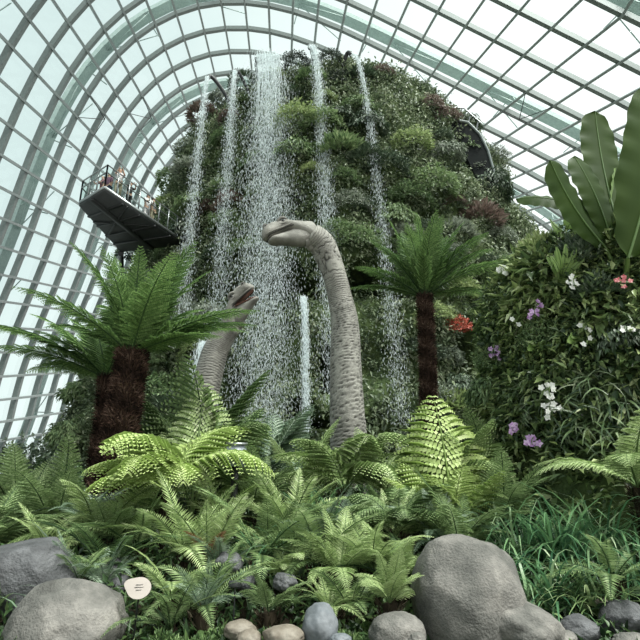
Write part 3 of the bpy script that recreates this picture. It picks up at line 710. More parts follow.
    tg = loft([.3, .45, .65, .85, 1.0, 1.06], [-.03, 0, 0, -.005, -.02, -.05], [-.06, -.06, -.06, -.06, -.06, -.06], [.12, .15, .14, .14, .1, .02], 16, 20, seed=9, wr=.003)
    if jaw > .1:
        for i, vv in enumerate(tg.V): tg.V[i] = np.array([tuple(R @ Vector((q[0], q[1]*1.1, q[2]+.02))) for q in vv])
        part('tongue', tg, M['mouth'], jw)
        pl = loft([.3, .5, .8, 1.0, 1.1], [.01]*5, [-.012]*5, [.17, .17, .18, .17, .1], 16, 16, seed=3, wr=.002); part('palate', pl, M['mouth'], hd)
    ml = Acc()
    for sy in (-1, 1):
        tube(ml, [(.34, sy*.238, -.03), (.5, sy*.212, -.008), (.7, sy*.194, -.008), (.85, sy*.2, -.008), (1.0, sy*.185, -.008), (1.08, sy*.1, -.005)], .013, 6)
        tube(ml, [(.98, sy*.165, .3), (1.0, sy*.168, .285)], .02, 8)
    part('mouth_line', ml, M['eye'], hd)
    # throat fold running from the jaw down the front of the neck
    th = Acc(); i0 = int(m*.80); line = []
    fwd = np.array(tuple(F_)); 
    line = [np.array(tuple(mat @ Vector((.25, 0, -.46)))), np.array(tuple(mat @ Vector((0, 0, -.5))))]
    for i in range(m-26, i0, -18):
        d = fwd-Tn_[i]*(Tn_[i]@fwd); d = unit(d); line.append(C_[i]+d*S[i, 3]*.78-np.array(tuple(base)))
    tube(th, catmull(line, 40), [.16*hscale*(1-.72*(q/39)**1.2) for q in range(40)], 12, .42)
    link('throat_fold', th.mesh('throat_fold', True), M['dino'], root)
    return root
dinosaur('tall grey long-necked dinosaur with closed mouth, head bent left', [(352, 500, 11, 46), (350, 470, 11, 41), (348.5, 427, 11, 36.5), (346, 365, 11, 31.5), (345, 323, 11, 27.5), (340, 296, 11, 24.5), (335, 276, 10.95, 23.5), (328, 257, 10.9, 25.5), (321, 243, 10.82, 26.5), (309, 234, 10.72, 26)], (-.86, -.25, -.52), (-.5, .1, 1), .88, .03)
dinosaur('smaller grey long-necked dinosaur with open mouth behind the left tree fern', [(190, 505, 12, 44), (194, 470, 12, 38), (199, 430, 12, 33), (205, 392, 12, 29), (214, 355, 12, 26), (224, 336, 12, 23), (233, 323, 11.95, 21)], (.74, -.25, .6), (-.6, -.1, .75), .82, .26)

# ------------------------------------------------------------------ ferns
def frond_mesh(name, kind, L, e0, e1, p=1.3, npin=26, wmax=.32, seed=0, tw=0.0, droop=.25, s0=.12, narrow=.2):
    """rachis starts at the origin along +X, rising at e0 and ending at e1 (radians above level)"""
    r0 = np.random.default_rng(seed); acc = Acc(); m = 60
    s = np.linspace(0, 1, m); e = e0+(e1-e0)*s**p; step = L/(m-1)
    C_ = np.zeros((m, 3)); 
    for i in range(1, m): C_[i] = C_[i-1]+step*np.array([math.cos(e[i]), tw*s[i]*.5, math.sin(e[i])])
    T = unit(np.gradient(C_, axis=0)); S = unit(np.cross(np.array([0, 0, 1.])+0*T, T)); S[np.isnan(S)] = 0
    S = unit(np.cross(np.stack([-np.sin(e), 0*e, np.cos(e)], 1), T)); N = np.cross(T, S)
    rt = .011*L*(1-s*.85)
    tube(acc, C_[::4], rt[::4], 5, .0)
    nst = acc.n
    for i in range(npin):
        f = s0+(1-s0)*(i+.5)/npin; j = f*(m-1); a = int(j); w = j-a; b = min(a+1, m-1)
        c = C_[a]*(1-w)+C_[b]*w; t = T[a]; n = N[a]; sd = S[a]
        g = (f-s0)/(1-s0)
        prof = min(1, (g+.06)/.3)**.7*max(0.03, (1-g))**.62*1.15
        lp = wmax*L*prof*r0.uniform(.92, 1.05)
        for sg in (-1, 1):
            ang = .35+.45*g+r0.normal()*.05
            d = unit(sd*sg*math.cos(ang)+t*math.sin(ang)+n*(.12+r0.normal()*.05))
            if kind == 'tree':
                q = max(6, int(15*prof)); u = (np.arange(q)+.5)/q
                P = c+d*(lp*u)[:, None]-n*(droop*lp*u*u)[:, None]-np.array([0, 0, 1.])*(droop*.5*lp*u*u)[:, None]
                dd = unit(d-n*(2*droop*u)[:, None]); side = np.cross(n, dd)
                ll = lp*narrow*np.minimum(1, (u+.1)*4)*(1-u)**.55+.004*L
                for s2 in (-1, 1):
                    leaves(acc, P, side*s2*.92+dd*.42-n*.18, np.broadcast_to(n, P.shape)+.0*P, ll, lp/q*1.05, np.clip(r0.normal(.5, .14, q)+.12*g, 0, 1), .12, .12, .4)
                leaves(acc, [c], [d-n*.3*droop], [n], lp, .006*L, .2, 0, droop*.8, .5)
            else:
                leaves(acc, [c], [d], [n], lp, wmax*L*.07*(.6+.4*prof)+.004, float(np.clip(r0.normal(.5, .16), 0, 1)), .18, droop*.5, .3)
    return acc.mesh(name)
FM = {}
def fm(kind, key, **kw):
    k = (kind, key)
    if k not in FM: FM[k] = frond_mesh('%s_frond' % ('feathery' if kind == 'tree' else 'sword'), kind, 1.0, **kw)
    return FM[k]
for i, (e0, e1) in enumerate(((1.25, .75), (1.05, .15), (.85, -.35), (.6, -.75), (.35, -.9), (1.2, -.6))):
    fm('tree', i, e0=e0, e1=e1, npin=24, wmax=.25, narrow=.15, seed=i, tw=random.uniform(-.3, .3), droop=.22)
    fm('treenarrow', i, e0=e0, e1=e1, npin=34, wmax=.15, seed=i+20, tw=random.uniform(-.3, .3), droop=.1) if False else None
    fm('sword', i, e0=e0, e1=e1, npin=34, wmax=.2, seed=i+40, tw=random.uniform(-.4, .4), droop=.25, s0=.16, p=1.4)
for i, (e0, e1) in enumerate(((1.2, 1.0), (1.0, .55), (.8, .2), (.55, -.1), (.3, -.35), (1.1, .0))):
    FM[('palm', i)] = frond_mesh('arching_frond', 'tree', 1.0, e0, e1, 1.5, 30, .23, i+60, random.uniform(-.2, .2), .2, .08, .16)
for i, (e0, e1) in enumerate(((1.2, -.3), (1.0, -.9), (.7, -.8), (1.3, .6))):
    FM[('soft', i)] = frond_mesh('soft_frond', 'tree', 1.0, e0, e1, 1.3, 20, .36, i+80, random.uniform(-.2, .2), .45, .14, .15)
for i, (npn, wm, dr) in enumerate(((13, .42, .5), (17, .33, .35))):
    FM[('facing', i)] = frond_mesh('facing_frond', 'tree', 1.0, 1.42, .85, 1.4, npn, wm, i+120, .1, dr, .2, .14)
def frond(root, kind, idx, L, az, mat, tilt=0.0, loc=(0, 0, 0), roll=0.0, label=None):
    me = FM[(kind, idx)]; o = bpy.data.objects.new('frond', me); COL.objects.link(o); o.parent = root
    if len(me.materials) == 0: me.materials.append(mat)
    o.material_slots[0].link = 'OBJECT'; o.material_slots[0].material = mat
    o.location = loc; o.scale = (L, L, L); o.rotation_euler = Euler((roll, -tilt, az), 'XYZ')
    if label: o['label'] = label
    return o
def fern(px, Y, L, n, kind, mat, label, group=None, idxs=None, h=0.0, dead=0, azr=None, z=None, name='fern', var=.25):
    p = at(px, 500, Y); g = gz(p.x, Y) if z is None else z
    root = empty(name, (p.x, Y, g+.01), label, 'fern', group)
    if h > 0:
        acc = Acc(); tube(acc, [(0, 0, -.1), (.02, 0, h*.5), (0, 0, h)], [.07+.03*h, .06+.02*h, .06], 10, .3)
        k = int(500*h); a = rng.uniform(0, 6.28, k); zz = rng.uniform(0, h, k); u = np.stack([np.cos(a), np.sin(a), 0*a], 1)
        leaves(acc, u*.07+np.stack([0*a, 0*a, zz], 1), u*.6+np.array([0, 0, .6])+rand_unit(k)*.3, u, .09, .018, rng.uniform(.2, 1, k)); link('trunk', acc.mesh('trunk'), M['trunk_dark'], root)
    off = random.uniform(0, 6.28)
    ids = idxs or [0, 1, 2, 3, 1, 2]
    for i in range(n):
        az = off+i*2.39996+random.uniform(-.2, .2) if azr is None else random.uniform(*azr)
        frond(root, kind, ids[i % len(ids)], L*random.uniform(1-var, 1+var*.5), az, M[mat], random.uniform(-.12, .15), (0, 0, h), random.uniform(-.3, .3))
    for i in range(dead):
        frond(root, kind, 1, L*.62, -1.9+.9*i, M['dead_leaf'], .0, (0, 0, h), label='withered brown frond')
    return root
def tree_fern(crown, base, r0, r1, L, fr, mat, label, name='tree_fern', kind='palm'):
    base = Vector(base); crown = Vector(crown); root = empty(name, base, label, 'tree fern', 'tree ferns with shaggy brown trunks')
    d = crown-base; acc = Acc(); H = d.length; n = 40
    path = [base*0+d*t+Vector((.05*math.sin(3*t), 0, 0)) for t in [i/(n-1) for i in range(n)]]
    rr = [r0+(r1-r0)*(i/(n-1))+.02*noise.noise(Vector((i*.5, r0*9, 0))) for i in range(n)]; rr[-1] *= .8
    tube(acc, path, rr, 20, .25)
    k = int(H*r0*16000); t = rng.uniform(0, 1, k); a = rng.uniform(0, 6.28, k)
    u = np.stack([np.cos(a), np.sin(a), 0*a], 1); P = np.outer(t, np.array(tuple(d)))+np.stack([.05*np.sin(3*t), 0*t, 0*t], 1)+u*(r0+(r1-r0)*t)[:, None]*.97
    leaves(acc, P, u*.7+rand_unit(k)*.45+np.array([0, 0, .35]), u, rng.uniform(.05, .13, k), rng.uniform(.008, .02, k), np.clip(.45+.3*np.sin(t*H*14+a)+rng.normal(size=k)*.2, 0, 1))
    link('trunk', acc.mesh('shaggy_trunk'), M['fibre'], root)
    for (idx, az, tilt, s) in fr: frond(root, kind, idx, L*s, az, M[mat], tilt, tuple(d*.985), random.uniform(-.2, .2))
    return root
R_ = math.radians
# azimuth 0 = right, 90 = away, 180 = left, 270 = towards the camera
c = at(132, 352, 7.5); b = at(103, 470, 7.35); b.z = gz(b.x, b.y)
c.x = c.x
tree_fern(c, b, .2, .18, 1.98, [(0, R_(80), .1, 1), (1, R_(150), .35, 1.0), (1, R_(195), .2, 1.05), (0, R_(50), .05, 1), (1, R_(35), .15, .98), (3, R_(8), .0, .95), (3, R_(-8), .02, 1.0), (1, R_(-25), .1, .95), (2, R_(-50), .1, .9), (3, R_(215), .1, .9), (1, R_(100), .1, 1), (2, R_(130), .1, 1), (3, R_(160), .05, .9), (2, R_(60), .1, 1), (3, R_(30), .05, .95), (0, R_(290), .2, .8), (1, R_(245), .2, .8), (4, R_(340), .05, .75)], 'fern_tree', 'large tree fern with thick reddish brown shaggy trunk on the left')
c = at(106, 376, 8.3); b = at(92, 470, 8.2); b.z = gz(b.x, b.y)
tree_fern(c, b, .09, .08, 1.9, [(3, R_(180), .1, 1.15), (2, R_(170), .1, 1), (3, R_(200), .05, 1.1), (4, R_(215), .1, .9), (1, R_(140), .1, .8), (2, R_(100), .1, .8), (2, R_(150), .2, 1), (3, R_(230), .1, .7), (4, R_(160), .1, .9), (2, R_(20), .1, .7), (3, R_(300), .1, .6)], 'fern_tree', 'slimmer tree fern with thin dark trunk behind the large left one')
c = at(424, 295, 11); b = at(425, 440, 10.9); b.z = gz(b.x, b.y)
tree_fern(c, b, .135, .13, 2.25, [(1, R_(180), .05, .8), (0, R_(170), .1, .9), (1, R_(150), .2, .85), (0, R_(120), .1, .95), (0, R_(90), .1, .95), (0, R_(60), .1, .95), (1, R_(40), .25, .95), (1, R_(15), .25, 1.0), (2, R_(5), .1, 1.0), (2, R_(-10), .25, 1), (3, R_(-5), .1, 1.0), (3, R_(190), .1, .75), (4, R_(20), .1, .9), (4, R_(175), .1, .8), (0, R_(270), .2, .8), (1, R_(300), .3, .85), (1, R_(235), .3, .75), (0, R_(210), .3, .85), (0, R_(320), .2, .9)], 'fern_tree', 'tree fern with slender brown trunk right of the tall dinosaur neck')

FG = 'ferns in the planted bank'
SPEC = [
 # px, Y, L, n, kind, material, idxs, h, label
 (165, 6.7, 1.45, 9, 'soft', 'fern_bright', [1, 0, 2], .75, 'pale green fern with large arching feathery fronds below the left tree fern'),
 (196, 8.0, 2.1, 7, 'soft', 'fern_mid', [3, 3, 0, 3], .35, 'fern with tall upright fronds in front of the smaller dinosaur neck'),
 (455, 7.4, 1.3, 10, 'soft', 'fern_lime', [3, 0, 3, 1], .55, 'bright yellow-green feathery fern in front of the slender tree fern'),
 (268, 9.3, 1.5, 8, 'soft', 'fern_blue', [3, 0, 2], .5, 'bluish green fern with spread fronds between the two dinosaur necks'),
 (345, 7.8, 1.25, 10, 'soft', 'fern_lime', [0, 1, 2], .55, 'lime green fern at the foot of the tall dinosaur neck'),
 (398, 6.2, .95, 8, 'soft', 'fern_mid', [0, 1, 2], .4, 'mid-green fern with dark stems left of the big boulder'),
 (300, 8.4, 1.2, 9, 'tree', 'fern_lime', [1, 2, 0, 3], .4, 'flat spreading light green fern just left of the tall dinosaur neck'),
 (20, 7.4, 1.25, 12, 'tree', 'fern_mid', [0, 1, 2, 3], .1, 'dense green fern at the far left edge'),
 (60, 7.0, 1.2, 11, 'tree', 'fern_mid', [0, 1, 2, 3], .15, 'green fern above the dark left boulder'),
 (100, 6.7, 1.1, 10, 'tree', 'fern_lime', [1, 2, 3], .2, 'light green fern right behind the dark left boulder'),
 (-10, 6.4, 1.1, 10, 'tree', 'fern_mid', [0, 1, 2], .1, 'fern cut off by the left edge above the dark boulder'),
 (140, 6.1, .95, 11, 'sword', 'fern_mid', [1, 2, 0, 3], .25, 'sword fern above the pale leaf-shaped sign'),
 (115, 5.6, .85, 10, 'sword', 'fern_dark', [1, 2, 3], .2, 'dark sword fern left of the pale leaf-shaped sign'),
 (190, 5.7, .95, 12, 'sword', 'fern_lime', [1, 2, 0, 3], .3, 'bright sword fern right of the pale leaf-shaped sign'),
 (212, 5.5, .9, 10, 'sword', 'fern_lime', [1, 0, 2], .3, 'bright green sword fern with withered brown fronds left of centre'),
 (215, 4.95, .75, 10, 'sword', 'fern_mid', [1, 2, 3], .15, 'small sword fern behind the little black plant label'),
 (180, 4.7, .55, 9, 'sword', 'fern_mid', [1, 2, 3], .1, 'low sword fern at the bottom edge right of the pale sign'),
 (262, 5.6, .95, 11, 'sword', 'fern_mid', [1, 2, 3, 4], .3, 'arching sword fern at the lower centre'),
 (290, 6.6, 1.0, 12, 'sword', 'fern_lime', [1, 2, 0], .25, 'light sword fern at the centre of the bank'),
 (318, 5.5, .85, 11, 'sword', 'fern_mid', [1, 2, 3], .3, 'sword fern above the bluish pebble'),
 (340, 6.3, .95, 11, 'tree', 'fern_mid', [1, 2, 3], .25, 'feathery green fern right of centre'),
 (372, 5.4, .85, 11, 'sword', 'fern_lime', [1, 2, 3], .3, 'bright sword fern above the rounded tan stone'),
 (350, 4.9, .6, 9, 'sword', 'fern_mid', [1, 2, 3], .15, 'small sword fern between the bluish pebble and the tan stone'),
 (405, 5.3, .8, 9, 'sword', 'fern_dark', [1, 2, 3], .15, 'dark sword fern against the left side of the big boulder'),
 (250, 7.4, 1.1, 11, 'tree', 'fern_mid', [0, 1, 2], .3, 'green fern beside the grey box'),
 (135, 8.2, 1.1, 10, 'tree', 'fern_mid', [0, 1, 2], .2, 'green fern at the foot of the large left tree fern'),
 (220, 8.8, 1.25, 9, 'tree', 'fern_mid', [0, 1], .3, 'fern between the smaller dinosaur neck and the grey box'),
 (385, 8.6, 1.2, 10, 'tree', 'fern_lime', [0, 1, 2], .3, 'light fern between the tall dinosaur neck and the slender tree fern'),
 (490, 8.2, 1.3, 10, 'tree', 'fern_mid', [0, 1, 2], .4, 'fern left of the flowering mound'),
 (500, 6.7, 1.1, 10, 'tree', 'fern_mid', [0, 1, 2], .35, 'fern between the yellow-green fern and the grass clumps'),
 (455, 5.9, .9, 9, 'tree', 'fern_mid', [0, 1, 2], .3, 'small fern directly behind the big boulder'),
 (178, 4.9, .55, 8, 'sword', 'fern_lime', [1, 2, 3], .25, 'little yellow-green sword fern just right of the pale sign stake'),
 (640, 6.0, 1.2, 9, 'tree', 'fern_lime', [1, 2, 3], .9, 'light fern cut off by the right edge'),
 (600, 5.1, .7, 9, 'sword', 'fern_mid', [1, 2, 3], .3, 'sword fern at the lower right edge'),
 (90, 5.2, .5, 8, 'sword', 'fern_mid', [1, 2], .25, 'tufted fern between the two left boulders'),
 (8, 4.75, .4, 8, 'sword', 'fern_mid', [0, 1], .1, 'small fern at the bottom left corner'),
 (45, 8.6, 1.0, 10, 'tree', 'fern_dark', [0, 1, 2], .2, 'dark fern at the left below the glass wall'),
]
for (px, Y, L, n, kd, mt, ids, h, lb) in SPEC:
    fern(px, Y, L, n, kd, mt, lb, FG, ids, h, dead=2 if 'withered' in lb else 0)
cols = [(62, 'above the left boulders'), (128, 'around the leaf-shaped sign'), (205, 'above the black plant label'), (270, 'above the tan pebbles'), (322, 'above the bluish pebble'), (375, 'above the rounded tan stone'), (430, 'beside the biggest boulder')]
kinds = [('sword', 'fern_lime', 'bright sword fern'), ('tree', 'fern_mid', 'feathery green fern'), ('sword', 'fern_blue', 'greyish sword fern'), ('tree', 'fern_lime', 'feathery lime fern')]
rows = [(4.75, .42, 'small low', 'in the front row'), (5.35, .55, 'small', 'in the second row'), (6.1, .7, 'medium', 'in the third row'), (6.9, .8, 'medium', 'in the rear row')]
q = 0
for ci, (cx_, cl) in enumerate(cols):
    for ri, (Y, L, sz_, rl) in enumerate(rows):
        if ri == 0 and ci in (0, 1, 6): continue
        kd, mt, kl = kinds[(ci*3+ri*2+(ci*ri) % 3) % 4]; q += 1
        fern(cx_+random.uniform(-14, 14)+(26 if ri % 2 else 0)-(30 if ci == 1 and ri == 1 else 0), Y+random.uniform(-.12, .12), L*random.uniform(.9, 1.15), random.randint(9, 12), kd, mt, '%s %s %s %s' % (sz_, kl, rl, cl), 'small ferns filling the bank', [1, 2, 0, 3, 5], random.uniform(.1, .35))
HB = 'broad-leaved seedlings at the front of the bank'
for i, (px, Y, r_) in enumerate(((165, 4.5, .15), (180, 4.4, .15), (205, 4.4, .16), (222, 4.6, .14), (268, 4.55, .15), (300, 4.6, .15), (345, 4.5, .16), (370, 4.5, .15), (25, 4.3, .17), (5, 4.4, .15), (360, 4.8, .15), (185, 4.8, .16))):
    x_ = at(px, 600, Y).x; near = ['right beside the leaf-shaped sign stake', 'midway between the leaf-shaped sign and the black label', 'left of the black plant label', 'just below the black plant label', 'behind the tan pebbles', 'behind and left of the bluish pebble', 'right of the bluish pebble', 'behind the rounded tan stone', 'in front of the dark left boulder', 'in the bottom left corner', 'in the dark gap above the rounded tan stone', 'behind the sword fern right of the leaf-shaped sign'][i]
    shrub(Vector((x_, Y, gz(x_, Y)+.03)), r_, 2, M['under'], 'small broad-leaved seedling '+near, HB, 'plant', name='seedling')
for (px, Y, mt, lb, fr) in (
  (452, 6.6, 'fern_bright', 'yellow-green fern with one broad ribbed frond standing up in front of the slender tree fern', ((0, 86, 1.85, .0), (0, 60, 1.3, -.3), (0, 130, 1.1, -.3), (1, 20, 1.0, -.5), (1, 165, 1.0, -.55), (1, 270, .9, -.3), (0, 230, .85, -.4), (0, 320, .9, -.4))),
  (192, 7.0, 'fern_lime', 'fern with a tall straight ladder-like frond right of the large left tree fern', ((1, 92, 2.0, .06), (1, 60, 1.6, -.1), (1, 135, 1.4, -.2), (1, 20, 1.1, -.5), (1, 200, 1.0, -.5))),
  (270, 9.0, 'fern_blue', 'greyish fern with tall upright fronds behind the centre of the bank', ((1, 90, 1.5, 0), (1, 50, 1.4, -.3), (1, 140, 1.3, -.3)))):
    x_ = at(px, 500, Y).x; root = empty('fern', (x_, Y, gz(x_, Y)+.35), lb, 'fern', FG)
    for (ix, az, L_, tl) in fr: frond(root, 'facing', ix, L_, R_(az), M[mt], tl)
    acc = Acc(); tube(acc, [(0, 0, -.4), (0, 0, .05)], .06, 8); link('trunk', acc.mesh('trunk'), M['trunk_dark'], root)
# low dark shrub at the left below the glass
shrub(Vector((at(28, 470, 9.5).x, 9.5, gz(-5, 9.5)+.2)), .95, 3, M['shrub_dark'], 'low dark bush at the left below the glass wall', sz=1.1)
shrub(Vector((at(-5, 470, 9.0).x, 9.0, gz(-5, 9)+.2)), .9, 3, M['shrub_dark'], 'dark bush cut off by the left edge below the glass wall', sz=1.1)
# understorey: uncountable small leaves over the soil
acc = Acc(); n = 60000
x = rng.uniform(-6.5, 6.5, n); y = 3.7+rng.uniform(0, 1, n)**1.2*9; z = gza(x, y)
P = np.stack([x, y, z+rng.uniform(0, .3, n)*np.clip((y-4.2), .15, 1.2)], 1); D = unit(rand_unit(n)+np.array([0, -.2, .5]))
leaves(acc, P, D, unit(np.array([0, -.3, 1.])+rand_unit(n)*.4), rng.uniform(.05, .15, n), rng.uniform(.02, .055, n), np.clip(rng.normal(.35, .22, n), 0, 1))
o = link('ground_cover', acc.mesh('ground_cover'), M['under']); tag(o, 'low dark leafy ground cover between the ferns', 'ground cover', kind='stuff')

# ------------------------------------------------------------------ grass clumps at the lower right
def blades(n, L, w, spread, seed=0, droopf=1.0, lean=(0, 0)):
    r0 = np.random.default_rng(seed); acc = Acc(); q = 7
    for i in range(n):
        a = r0.uniform(0, 6.28); e = r0.uniform(.55, 1.45); l = L*r0.uniform(.6, 1.15); ww = w*r0.uniform(.6, 1.3)
        d = np.array([math.cos(a), math.sin(a), 0]); sd = np.array([-d[1], d[0], 0]); p = np.append(r0.normal(size=2)*spread, 0.); V = []
        tt = float(np.clip(r0.normal(.45, .22), 0, 1))
        for k in range(q):
            u = k/(q-1); wk = ww*(1-u**2.2)*.5+.0008; V += [p-sd*wk, p+sd*wk]
            ek = e-droopf*1.9*u**1.3; p = p+(d*math.cos(ek)+np.array([lean[0], lean[1], math.sin(ek)]))*l/(q-1)
        acc.add(V, [(2*k, 2*k+1, 2*k+3, 2*k+2) for k in range(q-1)], tt)
    return acc
for (px, Y, L, n, mt, h, lb) in (
  (520, 6.2, 1.25, 150, 'grass', 0, 'arching long-bladed grass clump right behind the big boulder'),
  (560, 6.0, 1.25, 170, 'grass', .1, 'dense bluish green grass clump below the purple orchids'),
  (600, 6.1, 1.2, 150, 'grass', .1, 'long-bladed grass clump at the lower right'),
  (545, 5.2, .85, 130, 'grass', 0, 'low grass clump spilling over the rock at the lower right'),
  (585, 5.1, .8, 110, 'fern_mid', 0, 'yellowish grass tuft above the dark rock at the lower right corner'),
  (500, 5.5, .6, 80, 'grass', .1, 'short grass tuft at the right side of the big boulder'),
  (635, 5.5, .9, 100, 'grass', .1, 'grass clump cut off by the right edge'),
  (270, 5.9, .8, 90, 'grass', .1, 'narrow-leaved tuft at the lower centre among the sword ferns'),
  (318, 7.0, .9, 70, 'grass', .2, 'strappy green tuft in the middle of the bank'),
  (80, 4.9, .5, 60, 'fern_blue', .05, 'dry-looking grey-green tuft between the left boulders')):
    p = at(px, 560, Y); o = link('grass_clump', blades(n, L, .024, .09, int(px), 1.0).mesh('grass_clump'), M[mt], loc=(p.x, Y, gz(p.x, Y)+h)); tag(o, lb, 'grass', 'long-bladed grass clumps')

# ------------------------------------------------------------------ the flowering mound on the right
QX, QY, QR = 4.75, 8.3, 1.95
def mound(th, z):
    prof = [(0, 1.25), (1.5, 1.12), (2.6, 1.0), (4.0, 1.0), (4.7, .94), (5.2, .72), (5.5, .42), (5.65, .02)]
    for (a, ra), (b, rb) in zip(prof, prof[1:]):
        if z <= b: f = (z-a)/(b-a); r = ra+(rb-ra)*f; break
    else: r = .02
    r = QR*r+.22*noise.noise(Vector((math.sin(th)*2, math.cos(th)*2, z*.9)))+.1*noise.noise(Vector((math.sin(th)*5, math.cos(th)*5, z*2)))
    return Vector((QX+r*math.sin(th), QY-r*math.cos(th)*.95, z))
V = []; F = []; n, m = 90, 70
for i in range(m+1):
    for k in range(n): V.append(tuple(mound(2*PI*k/n, 5.65*i/m)))
F = [(i*n+k, i*n+(k+1) % n, (i+1)*n+(k+1) % n, (i+1)*n+k) for i in range(m) for k in range(n)]
o = link('planted_mound', mk_mesh('planted_mound', V, F, smooth=True), M['moss_rock']); tag(o, 'tall planted mound covered with orchids and epiphytes at the right', 'mound')
acc = Acc(); st = Acc()
def mn(th, z):
    a = mound(th+.03, z)-mound(th-.03, z); b = mound(th, z+.05)-mound(th, z-.05); return a.cross(b).normalized()
for i in range(9000):
    th = random.uniform(-1.9, 1.7); z = random.uniform(1, 5.6); p = mound(th, z); nn = mn(th, z); u_, v_ = to_px(p)
    low = v_ > 385 and u_ > 535
    if low and random.random() < .75: continue
    dk = .5+.5*noise.noise(p*1.3)
    k = 5; P = np.array(tuple(p))+np.array(tuple(nn))*rng.uniform(.0, .28, (k, 1))+rng.normal(size=(k, 3))*.05
    big = max(.6, 1+1.0*noise.noise(p*1.7+Vector((3, 3, 3))))
    leaves(acc, P, np.array(tuple(nn))*.7+rand_unit(k)*.8+np.array([0, 0, -.25]), np.array(tuple(nn))*.6+np.array([0, 0, .8])+rand_unit(k)*.4, rng.uniform(.07, .19, k)*big, rng.uniform(.03, .075, k)*big, np.clip(rng.normal(.1+.5*dk, .22, k), 0, 1))
o = link('mound_foliage', acc.mesh('mound_foliage'), M['mound_leaf']); tag(o, 'mixed small leaves clothing the flowering mound', 'foliage', kind='stuff')
# strap-leaved epiphytes low on the mound
def on_mound(px, py):
    best = None
    for i in range(-95, 95):
        for k in range(10, 113):
            p = mound(i*.02, k*.05); u, v = to_px(p); d = (u-px)**2+(v-py)**2
            if best is None or d < best[0]: best = (d, i*.02, k*.05)
    return mound(best[1], best[2]), mn(best[1], best[2])
for i, (px, py, L, lb) in enumerate(((560, 400, .55, 'dark strap-leaved clump behind the white orchid spray'), (590, 385, .6, 'dark strap-leaved clump upper right of the white orchid spray'), (600, 420, .65, 'large dark strap-leaved clump low on the mound'), (625, 400, .6, 'dark strap-leaved clump at the right edge of the mound'), (570, 435, .55, 'dark strap-leaved clump above the purple orchids, right side'), (625, 445, .6, 'lowest dark strap-leaved clump at the right edge'), (540, 385, .45, 'small strap-leaved clump left of the white orchid spray'), (520, 330, .4, 'small strap-leaved clump beside the left purple orchid'), (585, 325, .45, 'strap-leaved clump at the middle of the mound'), (530, 410, .45, 'strap-leaved clump at the lower left of the mound'))):
    p, nn = on_mound(px, py); a = blades(120, L, .035, .12, i+300, 1.1); o = link('strap_leaf_plant', a.mesh('strap_leaf_plant'), M['strap'], loc=p-nn*.02)
    o.rotation_euler = (nn*.8+Vector((0, 0, .6))).to_track_quat('Z', 'Y').to_euler(); tag(o, lb, 'plant', 'strap-leaved plants on the mound')
MS = 'small shrubs on the flowering mound'
for (px, py, r, v, m, lb) in ((510, 250, .42, 0, 'shrub_green', 'green bush at the upper left of the flowering mound'), (515, 222, .4, 2, 'shrub_lime', 'light green bush at the top left of the mound'), (540, 215, .38, 1, 'shrub_lime', 'yellow-green plant on top of the mound below the big leaves'), (530, 270, .38, 0, 'shrub_grey', 'greyish bush left of the bright rosette'), (505, 300, .42, 0, 'shrub_green', 'green bush at the left edge of the mound beside the upper left white flower'), (545, 340, .36, 0, 'shrub_green', 'green bush at the centre of the mound'), (505, 365, .5, 3, 'shrub_green', 'fine-leaved bush at the lower left of the mound'), (500, 400, .5, 1, 'shrub_green', 'drooping bush at the left foot of the mound'), (600, 300, .4, 2, 'shrub_dark', 'dark bush at the right of the mound below the big leaves'), (620, 345, .4, 1, 'shrub_dark', 'dark drooping bush at the right edge of the mound'), (505, 440, .45, 1, 'shrub_green', 'lowest drooping bush left of the purple orchids'), (580, 265, .4, 2, 'shrub_dark', 'dark leafy plant under the pale round leaves')):
    p, nn = on_mound(px, py); shrub(p+nn*.05, r, v, M[m], lb, MS)
# orchids
def orchid(px, py, n, mat, label, hang=.25, sz=.075):
    p, nn = on_mound(px, py-6); p = p+nn*.3; root = empty('orchid', p, label, 'orchid')
    st = [Vector((0, 0, 0)), nn*.12+Vector((0, 0, .02)), nn*.17+Vector((0, 0, -hang*.5)), nn*.15+Vector((0, 0, -hang))]
    acc = Acc(); tube(acc, [tuple(-nn*.3)]+[tuple(s) for s in st], .006, 5); link('stem', acc.mesh('orchid_stem'), M['stem_green'], root)
    for i in range(n):
        f = i/max(1, n-1); c = np.array(tuple(st[1].lerp(st[3], f)))+rng.normal(size=3)*np.array([.045, .03, .02]); a = Acc(); q = np.array([random.uniform(-.4, .4), -1, random.uniform(-.1, .3)]); q = unit(q)
        u1 = unit(np.cross(q, [0, 0, 1.])); u2 = np.cross(u1, q); ph = random.uniform(0, 1)
        for k in range(5):
            an = ph+2*PI*k/5; d = u1*math.cos(an)+u2*math.sin(an); leaves(a, [c], [d], [q], sz*random.uniform(.42, .58), sz*.42, random.random(), -.1, -.1, .55)
        leaves(a, [c], [q], [u2], sz*.3, sz*.25, .9); link('flower', a.mesh('flower'), M[mat], root)
    return root
orchid(516, 297, 9, 'petal_white', 'white orchid cluster at the upper left of the mound', .12, .09)
orchid(581, 297, 8, 'petal_white', 'white orchid cluster at the upper right of the mound', .14, .085)
orchid(558, 313, 11, 'petal_purple', 'lilac orchid cluster at the centre of the mound', .16, .08)
orchid(518, 350, 10, 'petal_purple', 'lilac orchid spray at the left edge of the mound', .14, .075)
orchid(559, 390, 9, 'petal_white', 'upper half of the white orchid sprays low on the mound', .14, .09)
orchid(560, 409, 9, 'petal_white', 'lower white orchid spray hanging under the other white one', .12, .09)
orchid(534, 445, 7, 'petal_purple', 'left of the two lilac orchid clusters above the grass', .08, .095)
orchid(546, 450, 7, 'petal_purple', 'right of the two lilac orchid clusters above the grass', .08, .095)
orchid(593, 345, 3, 'petal_white', 'small pair of white blooms at the right of the mound', .05, .08)
orchid(598, 358, 2, 'petal_white', 'single white bloom just below the small white pair', .04, .08)
